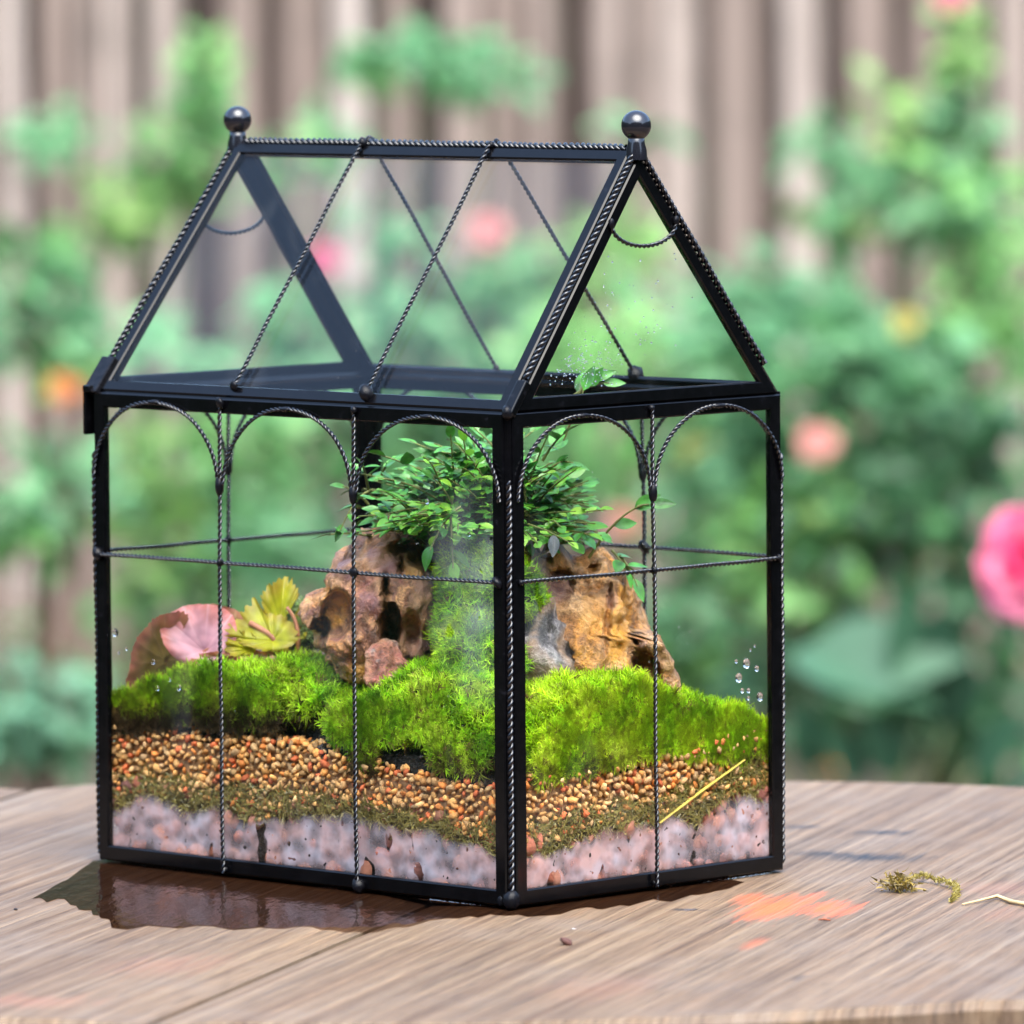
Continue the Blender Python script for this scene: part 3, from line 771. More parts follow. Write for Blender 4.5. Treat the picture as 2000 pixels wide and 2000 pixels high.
# olive sphagnum liner: wet strands pressed against the pane
STR = m_vcol('wet_sphagnum', .4, .2, None, .5)
def strands(P, D, ln, wd, col, seg=4, curl=.5):
    """flat curled strips; P,D (n,3) start and direction"""
    n = len(P); side = RNG.normal(size=(n, 3)); side -= D * (side * D).sum(1)[:, None]; side /= np.linalg.norm(side, axis=1)[:, None]
    bend = RNG.normal(size=(n, 3)); bend -= D * (bend * D).sum(1)[:, None]; bend *= curl * ln[:, None]
    t = np.linspace(0, 1, seg + 1); pts = P[:, None] + D[:, None] * ln[:, None, None] * t[None, :, None] + bend[:, None] * (t ** 2)[None, :, None]
    ww = wd[:, None] * (1 - .75 * t[None] ** 2); Lf = pts - side[:, None] * ww[..., None] / 2; Rt = pts + side[:, None] * ww[..., None] / 2
    V = np.stack([Lf, Rt], 2).reshape(-1, 3)
    base = (np.arange(n) * (seg + 1) * 2)[:, None]; k = np.arange(seg)[None] * 2
    Q = np.stack([base + k, base + k + 1, base + k + 3, base + k + 2], -1).reshape(-1, 4)
    return V, Q, np.repeat(col, (seg + 1) * 2, 0)
def clampbox(V, d=.0022):
    V = np.array(V); m_ = np.hypot(0, 0)
    V[:, 0] = np.clip(V[:, 0], -(x - d), x - d); V[:, 1] = np.clip(V[:, 1], -(y - d), y - d); return V
P_, c_ = [], []
for _ in range(17000):
    s = RNG.uniform(0, 2.0) if RNG.random() < .9 else RNG.uniform(2, 4)
    zt, zb = lin_t(s) + .0018, fog_t(s) - hang(s)
    k = RNG.random() ** .85
    if mn.noise(Vector((s * 13, k * 2.2, 8))) < -.05 and k > .45: continue
    P_.append(wallpt(s, zb + (zt - zb) * k, RNG.uniform(.0026, .0058)))
    b_ = .5 + .5 * mn.noise(Vector((s * 30, k * 4, 2)))
    c_.append(np.array((.25, .19, .045)) * (.3 + 1.1 * b_) * RNG.uniform(.6, 1.3) + np.array((.01, .03, 0)) * RNG.random())
P_ = np.array(P_); D_ = RNG.normal(size=(len(P_), 3)); D_[:, 2] *= .8; D_ /= np.linalg.norm(D_, axis=1)[:, None]
Vv, Qq, Cc = strands(P_, D_, RNG.uniform(.002, .0065, len(P_)), RNG.uniform(.0004, .0013, len(P_)), np.array(c_), 4, .6)
o = link('sphagnum_liner', mesh_np('sphagnum_liner', clampbox(Vv), Qq, STR, True, Cc), None, BOX)
tag(o, 'ragged olive brown sphagnum layer between the gravel and the pebbles', 'sphagnum', kind='stuff')
# dark backing body behind the liner strands
V, Q = [], []; ns = 400
for i in range(ns):
    s = 4 * i / ns
    for z in (fog_t(s) + .001, (fog_t(s) + lin_t(s)) / 2, lin_t(s) + .001): V.append(wallpt(s, z, .0050 + .0009 * mn.noise(Vector((s * 40, z * 300, 0)))))
for i in range(ns):
    for j in range(2): a = i * 3 + j; b_ = ((i + 1) % ns) * 3 + j; Q.append((a, b_, b_ + 1, a + 1))
o = link('peat_layer', mesh_np('peat_layer', np.array([tuple(v) for v in V]), np.array(Q), SOILC, True, np.tile([[.07, .052, .018]], (len(V), 1))), None, BOX)
tag(o, 'dark brown peat showing between the sphagnum strands above the pebbles', 'peat', kind='stuff')

# condensation on the inside of the four walls, below the liner
for wi in range(4):
    V, Q, C_ = [], [], []; ns, nr = 130, 14
    for i in range(ns + 1):
        f = i / ns; f = .008 + f * .984; s = wi + f; zt = fog_t(s) + .0012 - hang(s) + .0012 * mn.noise(Vector((s * 70, 5, 1))) + .0012 * mn.noise(Vector((s * 190, 2, 1)))
        for j in range(nr + 1):
            k = j / nr; a_, b_ = walls[wi]; pa, pb = Vector((*cn[a_], 0)), Vector((*cn[b_], 0)); e = pb - pa; n = Vector((e.y, -e.x, 0)).normalized()
            q = pa + e * f - n * .00125; V.append((q.x, q.y, .0062 + (zt - .0062) * k)); v = min(1, (1 - k) * 4.5) * min(1, .12 + k * 4.2 + .5 * mn.noise(Vector((s * 60, k * 3, 2)))); v = max(0, v); C_.append((v, v, v))
    for i in range(ns):
        for j in range(nr): a = i * (nr + 1) + j; Q.append((a, a + nr + 1, a + nr + 2, a + 1))
    link('condensation', mesh_np('condensation', V, np.array(Q), MIST, True, C_), panes[wi])
# breath of mist on the long front wall next to the front post, and a fainter one on the short wall
def mist_patch(wi, f0, f1, z0, z1, amp):
    V, Q, C_ = [], [], []; n1, n2 = 24, 40
    a_, b_ = walls[wi]; pa, pb = Vector((*cn[a_], 0)), Vector((*cn[b_], 0)); e = pb - pa; n = Vector((e.y, -e.x, 0)).normalized()
    for i in range(n1 + 1):
        for j in range(n2 + 1):
            u, v = i / n1, j / n2; q = pa + e * (f0 + (f1 - f0) * u) - n * .0013; V.append((q.x, q.y, z0 + (z1 - z0) * v))
            d = math.hypot((u - .72) / .7, (v - .5) / .5); k = max(0, 1 - d) ** .8 * amp * (.75 + .6 * mn.noise(Vector((u * 4, v * 6, 3)))); k = max(0, k); C_.append((k, k, k))
    for i in range(n1):
        for j in range(n2): a = i * (n2 + 1) + j; Q.append((a, a + n2 + 1, a + n2 + 2, a + 1))
    link('mist_patch', mesh_np('mist_patch', V, np.array(Q), HAZE_ON_GLASS, True, C_), panes[wi])
mist_patch(0, .79, .972, .08, .18, .75)
mist_patch(1, .02, .14, .09, .165, .22)

# ------------------------------------------------------------------ rocks
def rock(name, outline_px, centre, Y, depth, pal, label, holes=(), grooves=(), seed=0, rough=.32, scal=1.0, flat=.75, sub=6, patches=(), facets=0, zs=1.):
    """outline_px: the visible outline in photograph pixels (any order round the centre); the stone gets its own depth"""
    c = at(*centre, Y); m_ = mpp(Y)
    ang = np.array([math.atan2(-(p[1] - centre[1]), p[0] - centre[0]) for p in outline_px]); rad = np.array([math.hypot(p[0] - centre[0], p[1] - centre[1]) for p in outline_px]) * m_
    o_ = np.argsort(ang); ang, rad = ang[o_], rad[o_]; ang = np.r_[ang[-1] - 2 * np.pi, ang, ang[0] + 2 * np.pi]; rad = np.r_[rad[-1], rad, rad[0]]
    V0, F0 = ico(sub); out = np.zeros_like(V0); ridge = np.zeros((len(V0), 3)); rs = np.random.default_rng(seed + 50); FN = []
    for _ in range(facets):
        n = rs.normal(size=3) * np.array([1, .7, 1]); n[1] = -abs(n[1]) - .25; n /= np.linalg.norm(n); FN.append((Vector(n), rs.uniform(.62, .86)))
    for i, v in enumerate(V0):
        th = math.atan2(v[2], v[0]); hyp = math.hypot(v[0], v[2]); R = np.interp(th, ang, rad)
        prof = hyp ** flat
        p = Vector((R * prof * math.cos(th), depth * v[1] * (1 - .25 * hyp), R * prof * math.sin(th)))
        for fn, lim in FN:
            sup = math.sqrt((R * fn.x) ** 2 + (depth * fn.y) ** 2 + (R * fn.z) ** 2) * lim; dd = p.dot(fn) - sup
            if dd > 0: p = p - Vector((fn.x * .25, fn.y, fn.z * .25)) * dd * .9
        q = Vector((p.x, p.y, p.z * zs)) * 30 * scal + Vector((seed, seed * 2, 0)); q += Vector((mn.noise(q * .7), mn.noise(q * .7 + Vector((9, 0, 0))), mn.noise(q * .7 + Vector((0, 9, 0))))) * .55
        dv, _ = mn.voronoi(q)
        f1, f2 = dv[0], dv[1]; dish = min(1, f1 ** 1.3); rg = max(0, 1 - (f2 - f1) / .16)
        q2 = p * 110 + Vector((seed, 0, 4)); dv2, _ = mn.voronoi(q2)
        d = .0165 * (dish - .45) + .0050 * (dv2[0] - .4) + .0055 * (.35 - abs(mn.noise(p * 62 + Vector((seed, 7, 0))))) + .0028 * (.3 - abs(mn.noise(p * 150 + Vector((seed, 3, 0))))) + .0018 * mn.noise(p * 380) + .004 * mn.noise(p * 30 + Vector((seed, 0, 0)))
        nd = Vector((p.x / (R + 1e-6) * .8, v[1] * 1.2, p.z / (R + 1e-6) * .8)).normalized()
        p += nd * d
        px_, py_ = centre[0] + p.x / m_, centre[1] - p.z / m_
        if v[1] < 0:
            for (hx, hy, hw, hh, tilt, dp) in holes:
                a, b_ = px_ - hx, py_ - hy; a, b_ = a * math.cos(tilt) + b_ * math.sin(tilt), -a * math.sin(tilt) + b_ * math.cos(tilt)
                k = 1 - math.hypot(a / hw, b_ / hh) ** 2
                if k > 0: p.y += dp * min(1, k * 2.6)
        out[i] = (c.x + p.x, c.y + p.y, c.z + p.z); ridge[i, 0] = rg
        for (hx, hy, hw, hh, tilt, ch, amp) in patches:
            a, b_ = px_ - hx, py_ - hy; a, b_ = a * math.cos(tilt) + b_ * math.sin(tilt), -a * math.sin(tilt) + b_ * math.cos(tilt)
            ridge[i, ch] = max(ridge[i, ch], amp * max(0, min(1, (1.15 - math.hypot(a / hw, b_ / hh) + .35 * mn.noise(p * 260)) * 3)))
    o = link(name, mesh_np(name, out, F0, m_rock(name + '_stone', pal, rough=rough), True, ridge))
    return tag(o, label, 'rock')
BR = [(.28, (0.051, 0.025, 0.016)), (.40, (0.192, 0.084, 0.048)), (.48, (0.384, 0.186, 0.103)), (.54, (0.320, 0.130, 0.103)), (.61, (0.563, 0.248, 0.069)), (.75, (0.691, 0.372, 0.161))]
OG = [(.28, (0.058, 0.027, 0.014)), (.42, (0.179, 0.084, 0.034)), (.50, (0.346, 0.161, 0.057)), (.57, (0.589, 0.267, 0.057)), (.66, (0.717, 0.347, 0.069)), (.78, (0.742, 0.459, 0.230))]
GY = [(.28, (.03, .028, .03)), (.45, (.11, .10, .105)), (.55, (.19, .175, .18)), (.68, (.27, .235, .18)), (.8, (.38, .36, .36))]
RD = [(.3, (.22, .09, .06)), (.45, (.42, .18, .12)), (.52, (.46, .40, .36)), (.62, (.40, .36, .34)), (.7, (.52, .22, .08)), (.8, (.55, .16, .14))]
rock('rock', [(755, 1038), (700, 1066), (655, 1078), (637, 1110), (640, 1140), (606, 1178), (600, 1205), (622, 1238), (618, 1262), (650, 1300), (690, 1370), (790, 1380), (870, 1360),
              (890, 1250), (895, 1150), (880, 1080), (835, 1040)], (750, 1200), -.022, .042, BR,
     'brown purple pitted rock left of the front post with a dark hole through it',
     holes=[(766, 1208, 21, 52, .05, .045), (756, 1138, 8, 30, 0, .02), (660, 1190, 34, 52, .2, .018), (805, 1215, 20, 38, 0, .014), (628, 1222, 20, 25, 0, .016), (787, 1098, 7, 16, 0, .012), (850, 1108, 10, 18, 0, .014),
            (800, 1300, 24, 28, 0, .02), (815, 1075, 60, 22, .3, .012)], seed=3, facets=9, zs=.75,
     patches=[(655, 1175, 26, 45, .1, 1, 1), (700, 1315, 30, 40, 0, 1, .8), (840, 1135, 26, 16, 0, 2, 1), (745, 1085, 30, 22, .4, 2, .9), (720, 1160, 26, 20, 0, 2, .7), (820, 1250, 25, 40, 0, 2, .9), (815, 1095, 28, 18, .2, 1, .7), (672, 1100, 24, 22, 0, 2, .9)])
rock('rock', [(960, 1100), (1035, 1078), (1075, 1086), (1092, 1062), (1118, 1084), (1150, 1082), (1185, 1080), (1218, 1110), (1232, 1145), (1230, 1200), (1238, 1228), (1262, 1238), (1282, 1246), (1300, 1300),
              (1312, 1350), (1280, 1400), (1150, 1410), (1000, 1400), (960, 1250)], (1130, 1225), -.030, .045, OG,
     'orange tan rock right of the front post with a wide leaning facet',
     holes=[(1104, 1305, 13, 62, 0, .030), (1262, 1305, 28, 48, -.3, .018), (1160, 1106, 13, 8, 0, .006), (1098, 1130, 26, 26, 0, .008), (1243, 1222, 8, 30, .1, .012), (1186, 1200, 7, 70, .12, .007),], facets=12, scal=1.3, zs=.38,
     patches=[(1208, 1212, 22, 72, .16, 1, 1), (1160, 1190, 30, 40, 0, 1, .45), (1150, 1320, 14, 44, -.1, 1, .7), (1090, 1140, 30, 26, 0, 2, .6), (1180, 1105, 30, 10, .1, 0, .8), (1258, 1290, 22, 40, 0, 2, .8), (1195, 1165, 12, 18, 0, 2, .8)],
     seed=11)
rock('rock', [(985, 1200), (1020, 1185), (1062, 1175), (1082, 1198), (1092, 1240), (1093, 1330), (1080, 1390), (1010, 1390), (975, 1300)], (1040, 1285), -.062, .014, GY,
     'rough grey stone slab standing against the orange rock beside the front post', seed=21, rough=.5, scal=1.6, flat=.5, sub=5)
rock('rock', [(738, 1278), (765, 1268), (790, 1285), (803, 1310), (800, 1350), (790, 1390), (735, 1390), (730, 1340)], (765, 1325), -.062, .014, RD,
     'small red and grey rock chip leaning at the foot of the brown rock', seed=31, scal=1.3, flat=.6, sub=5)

# ------------------------------------------------------------------ moss
MOSS = m_vcol('living_moss', .5, .45, None, .35)
MBASE = m_vcol('moss_underside', .8, 0, (500, .9, .003), .2, (220, .7))
def moss(name, label, lobes, n, pal, ln=(.0024, .0046), browning=.25, back=.35, clampd=.0024, brown=(.10, .062, .022)):
    """lobes: (px, py, Y, rx, ry, rz) ; shoots, each a star of thin curved leaves, over the lobes"""
    C = [at(a, b_ + 14 * (l5 < .019), c) for a, b_, c, _, _, l5 in lobes]; R = [(l[3], l[4], l[5] * .74) for l in lobes]
    V0, F0 = ico(4); Vb, Fb, off = [], [], 0
    for c, r in zip(C, R):
        P = np.array([Vector(v) * (1 + .24 * mn.noise(Vector(v) * 2.5 + c * 40) + .22 * mn.noise(Vector(v) * 6.5 + c * 40)) for v in V0]) * np.array(r) * .93 + np.array(c)
        Vb.append(P); Fb.append(F0 + off); off += len(P)
    wgt = np.array([r[0] * r[2] + r[0] * r[1] for r in R]); wgt /= wgt.sum()
    zlo = min(c.z - r[2] for c, r in zip(C, R)); zhi = max(c.z + r[2] for c, r in zip(C, R))
    Ps, Ns, Hs = [], [], []
    n = int(n * 1.15)
    while len(Ps) < n:
        i = RNG.choice(len(C), p=wgt); v = RNG.normal(size=3); v /= np.linalg.norm(v)
        if v[1] > back or v[2] < -.75: continue
        r = np.array(R[i]); k = 1 + .24 * mn.noise(Vector(v) * 2.5 + C[i] * 40) + .22 * mn.noise(Vector(v) * 6.5 + C[i] * 40); p = np.array(C[i]) + v * r * k
        if any(j != i and (((p - np.array(C[j])) / (np.array(R[j]) * .86)) ** 2).sum() < 1 for j in range(len(C))): continue
        nn = v / r; nn /= np.linalg.norm(nn); nn = nn + np.array([0, 0, .45]) + RNG.normal(size=3) * .22; nn /= np.linalg.norm(nn)
        Ps.append(p); Ns.append(nn); Hs.append((p[2] - zlo) / (zhi - zlo))
    Ps, Ns, Hs = np.array(Ps), np.array(Ns), np.array(Hs); K = 11
    n = len(Ps); Ps = Ps + Ns * RNG.uniform(-.0018, .0014, (n, 1))
    P = np.repeat(Ps, K, 0) + RNG.normal(size=(n * K, 3)) * .0003
    D = np.repeat(Ns, K, 0) + RNG.normal(size=(n * K, 3)) * .72; D /= np.linalg.norm(D, axis=1)[:, None]
    ll = RNG.uniform(*ln, n * K)
    patch = np.array([mn.noise(Vector(p) * 75) for p in Ps]); pal = np.array(pal)
    u = np.clip(.5 + .75 * patch + RNG.normal(size=n) * .14, 0, .999) * (len(pal) - 1); i0 = u.astype(int); fr = (u - i0)[:, None]
    col = pal[i0] * (1 - fr) + pal[np.minimum(i0 + 1, len(pal) - 1)] * fr
    b_ = np.clip((browning - Hs + RNG.normal(size=n) * .09 + .12 * np.array([mn.noise(Vector(p) * 130) for p in Ps])) / .16, 0, 1)[:, None]
    col = col * (1 - b_) + np.array(brown) * b_ * RNG.uniform(.4, 1.5, (n, 1))
    old = RNG.random(n) < .05; col[old] = np.array([.20, .13, .04]) * RNG.uniform(.5, 1.4, (old.sum(), 1))
    col = np.repeat(col * RNG.uniform(.42, 1.45, (n, 1)), K, 0) * RNG.uniform(.75, 1.25, (n * K, 1))
    Vv, Qq, Cc = strands(P, D, ll, RNG.uniform(.0004, .0008, n * K), col, 3, .38)
    Vl = np.array(clampbox((np.array(Vv) @ np.array(BOXI.to_3x3()).T), clampd)); Vb = clampbox(np.vstack(Vb) @ np.array(BOXI.to_3x3()).T, clampd + .001)
    o = link(name, mesh_np(name, Vb, np.vstack(Fb), MBASE, True, np.tile([[.045, .05, .012]], (len(Vb), 1))), None, BOX)
    tag(o, label, 'moss')
    tag(link('moss_leaves', mesh_np('moss_leaves', Vl, Qq, MOSS, True, Cc), o), kind='stuff')
    return o
LIME = [(.14, .33, .008), (.28, .53, .012), (.42, .67, .016), (.54, .75, .025), (.64, .79, .07)]
YEL = [(.24, .48, .008), (.38, .62, .010), (.50, .70, .014), (.60, .76, .02), (.68, .80, .07)]
moss('moss_clump', 'small brownish moss clump with a green top in the far left corner', [(255, 1378, .0, .015, .013, .013), (285, 1352, .002, .012, .012, .009), (226, 1385, .016, .010, .010, .012)], 1100, YEL[:4], browning=.6, brown=(.085, .05, .02))
moss('moss_clump', 'long bright green moss cushion in front of the begonia on the left', [(380, 1355, -.008, .018, .016, .0155), (460, 1350, -.015, .024, .02, .0165), (560, 1345, -.02, .026, .022, .017), (420, 1385, -.028, .012, .010, .010), (510, 1380, -.038, .012, .010, .010), (335, 1365, -.006, .010, .010, .009), (640, 1365, -.035, .018, .018, .013), (590, 1310, 0, .022, .018, .010)],
     3900, LIME, browning=.46, brown=(.06, .04, .016))
moss('moss_clump', 'bright moss cushion with water drops left of the front post', [(720, 1400, -.07, .018, .018, .0125), (800, 1385, -.08, .022, .02, .0165), (890, 1385, -.098, .022, .02, .020), (950, 1410, -.11, .014, .016, .018), (900, 1450, -.112, .013, .010, .014), (955, 1460, -.122, .010, .010, .013), (860, 1330, -.07, .022, .018, .012), (700, 1455, -.083, .007, .008, .014)],
     3600, LIME, browning=.30)
moss('moss_clump', 'largest yellow green moss cushion right of the front post', [(1060, 1430, -.11, .016, .018, .018), (1110, 1400, -.1, .022, .02, .019), (1200, 1395, -.085, .025, .02, .0195), (1260, 1400, -.075, .018, .018, .018), (1150, 1350, -.075, .03, .018, .009), (1055, 1478, -.122, .011, .010, .011), (1120, 1462, -.112, .012, .010, .012), (1205, 1452, -.098, .012, .010, .011), (1262, 1440, -.085, .010, .010, .010)],
     4200, YEL, ln=(.0026, .0052), browning=.2)
moss('moss_clump', 'low moss clump with droplets in the right corner under the spattered glass', [(1325, 1405, -.055, .018, .018, .0135), (1400, 1415, -.045, .02, .018, .0125), (1470, 1440, -.035, .016, .016, .0105), (1310, 1375, -.03, .012, .014, .009), (1372, 1440, -.062, .010, .009, .009), (1440, 1445, -.05, .010, .009, .008)],
     2600, YEL[:4], browning=.22)
moss('moss_clump', 'upright moss patch growing down the gap between the two large rocks', [(903, 1140, -.055, .009, .010, .024), (915, 1230, -.066, .012, .012, .026), (935, 1295, -.08, .016, .013, .022), (955, 1180, -.062, .013, .012, .028), (985, 1160, -.065, .013, .012, .020)],
     2400, LIME, browning=.05)
moss('moss_clump', 'tiny moss tuft on the left edge of the orange rock beside the front post', [(1035, 1170, -.062, .005, .006, .010)], 160, YEL, browning=.1)
moss('moss_clump', 'pale green moss tuft between the begonia and the brown rock', [(600, 1215, .02, .008, .008, .013)], 260, [(.16, .26, .07), (.26, .38, .12), (.4, .5, .22)], browning=.1)

# ------------------------------------------------------------------ leaves and plants
def leaf_mesh(name, mat, wid=.5, fold=.12, droop=.15, n=7, pw=.8, wav=0., stalk=.0, thick=0):
    V, Q = [], []
    for i in range(n + 1):
        t = i / n; h = wid / 2 * max(.0, math.sin(math.pi * min(1, t ** pw))) ** .85; h = max(h, .012)
        yy = stalk + t; z = -droop * t * t
        for sx in (-1, -.5, 0, .5, 1):
            V.append((h * sx, yy, z + fold * abs(sx) * h * 2 + wav * math.sin(t * 14 + sx * 2) * abs(sx)))
    for i in range(n):
        for j in range(4): a = i * 5 + j; Q.append((a, a + 1, a + 6, a + 5))
    return mesh_np(name, V, np.array(Q), mat)
def orient(d, n):
    d = Vector(d).normalized(); n = Vector(n); xx = d.cross(n)
    if xx.length < 1e-5: xx = d.orthogonal()
    xx.normalize(); zz = xx.cross(d)
    return Matrix((xx, d, zz)).transposed()
def put_leaf(me, p, d, n, s, parent, name='leaf'):
    M = Matrix.Translation(Vector(p)) @ orient(d, n).to_4x4() @ Matrix.Diagonal((s, s, s, 1))
    return link(name, me, parent, M)

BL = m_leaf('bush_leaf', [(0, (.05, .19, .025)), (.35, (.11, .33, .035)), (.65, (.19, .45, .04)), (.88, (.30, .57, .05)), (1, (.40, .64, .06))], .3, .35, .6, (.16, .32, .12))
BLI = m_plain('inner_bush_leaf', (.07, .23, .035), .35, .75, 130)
BLY = m_leaf('young_bush_leaf', [(0, (.12, .32, .02)), (.5, (.2, .42, .025)), (1, (.28, .5, .03))], .33, .4, .5, (.3, .5, .1))
STEM = m_plain('green_brown_stem', (.12, .13, .03), .6, .4, 200)
leafs = [leaf_mesh('bush_leaf', BL, wd, fo_, dr, 6, .8) for wd, fo_, dr in ((.58, .15, .1), (.66, .1, .2), (.52, .25, .05), (.62, -.1, .15))]
leafsy = [leaf_mesh('young_leaf', BLY, wd, .12, .1, 6, .8) for wd in (.5, .42)]
base = at(940, 1110, -.035)
bush = thing('bush_plant', base, 'leafy green miniature bush growing over the tops of the two large rocks', 'plant')
stem_mb = MB(); nleaf = 0; inner = []
def sprig(p0, p1, up, nl, size, young=False, twig_r=.0005, face=False):
    
    p0, p1 = Vector(p0) - base, Vector(p1) - base; mid = p0.lerp(p1, .5) + Vector((0, 0, up))
    C = bez(p0, mid, p1, 9); stem_mb.tube(C, np.linspace(twig_r * 1.4, twig_r * .6, 9), 5, False)
    for k in range(nl):
        t = .25 + .75 * (k + .5) / nl if nl > 1 else 1
        t = min(t, 1); i = min(7, int(t * 8)); f = t * 8 - i; p = Vector(C[i] * (1 - f) + C[i + 1] * f); tg = Vector(C[i + 1] - C[i]).normalized()
        side = tg.cross(Vector((random.uniform(-.4, .4), random.uniform(-.4, .4), 1))).normalized() * (1 if k % 2 else -1)
        d = (tg * .5 + side + Vector((0, 0, random.uniform(-.3, .5)))).normalized()
        if k == nl - 1: d = tg
        nrm = Vector((random.uniform(-.5, .5), random.uniform(-.9, .3), 1))
        if face: nrm = Vector((random.uniform(-.3, .3), -1, .5)); d = (d + Vector((0, d.y * -.7, 0))).normalized()
        s = size * random.uniform(.75, 1.2)
        pool = leafsy if (young or random.random() < .12) else leafs
        inner.append((p, d, nrm, s, random.choice(pool)))
# named shoots first
sprig(at(1090, 800, -.03), at(1190, 748, -.03), .006, 3, .0115, True, face=True)
sprig(at(1120, 790, -.03), at(1158, 742, -.03), .004, 1, .0100, True, face=True)
sprig(at(1100, 860, -.04), at(1140, 762, -.04), .0, 1, .0095, True, face=True)
sprig(at(1150, 1090, -.04), at(1260, 985, -.05), .008, 2, .012, True, face=True)
sprig(at(1245, 990, -.05), at(1268, 985, -.05), .0005, 1, .0125, True, face=True)
sprig(at(760, 1060, -.03), at(640, 1045, -.04), .004, 6, .0085, True)
sprig(at(720, 960, -.03), at(665, 1035, -.04), .006, 4, .0085, True)
sprig(at(880, 1010, -.08), at(885, 1110, -.085), .004, 4, .0095)
sprig(at(900, 990, -.08), at(840, 1075, -.085), .006, 5, .0095)
sprig(at(1195, 1075, -.04), at(1225, 1120, -.045), .002, 4, .0095)
sprig(at(1210, 1085, -.04), at(1245, 1145, -.045), .003, 2, .010, True)
sprig(at(1060, 900, -.05), at(1105, 845, -.055), .003, 3, .0115, True)
sprig(at(1070, 920, -.05), at(1120, 905, -.055), .004, 3, .0115, True)
sprig(at(720, 960, -.02), at(705, 905, -.03), .004, 4, .0095, True)
sprig(at(740, 940, -.03), at(770, 895, -.035), .004, 4, .0095, True)
sprig(at(720, 985, -.03), at(668, 950, -.035), .003, 3, .0085, True)
for a, b_ in ((880, 848), (925, 835), (848, 866), (962, 826), (1046, 838), (1086, 872), (1004, 818), (742, 888), (800, 862), (905, 858), (1070, 850), (1120, 930), (940, 850), (700, 925), (1150, 985)):
    sprig(at(random.uniform(860, 1060), 980, -.04), at(a, b_, random.uniform(-.07, -.01)), .003, random.randint(5, 7), random.uniform(.0075, .0105), random.random() < .4)
# crown: end points spread over the canopy seen in the photograph
ends = []
while len(ends) < 330:
    a, b_ = random.uniform(690, 1185), random.uniform(862, 1068)
    top = 868 + 120 * max(0, abs(a - 940) / 270) ** 2.2 + 50 * mn.noise(Vector((a * .03, 1, 4)))
    if b_ < top: continue
    if b_ > 1060 and 760 < a < 1000 and random.random() < .5: continue
    ends.append((a, b_))
for a, b_ in ends:
    Y = random.uniform(-.075, .03) - .02 * (b_ > 1000)
    p0 = at(random.uniform(850, 1060), random.uniform(1010, 1100), -.035 + random.uniform(-.02, .02))
    sprig(p0, at(a, b_, Y), random.uniform(.004, .014), random.randint(6, 9), random.uniform(.0056, .0084))
stem_mb.build('stem', STEM, bush, smooth=True)
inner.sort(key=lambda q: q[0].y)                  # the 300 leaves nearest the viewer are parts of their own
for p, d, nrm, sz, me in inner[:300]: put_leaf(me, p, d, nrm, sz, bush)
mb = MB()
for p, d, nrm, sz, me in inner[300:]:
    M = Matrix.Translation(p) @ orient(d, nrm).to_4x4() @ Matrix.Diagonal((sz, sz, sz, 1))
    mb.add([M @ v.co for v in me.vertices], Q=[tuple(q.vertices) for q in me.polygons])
tag(mb.build('inner_leaves', BLI, bush, smooth=True), kind='stuff')

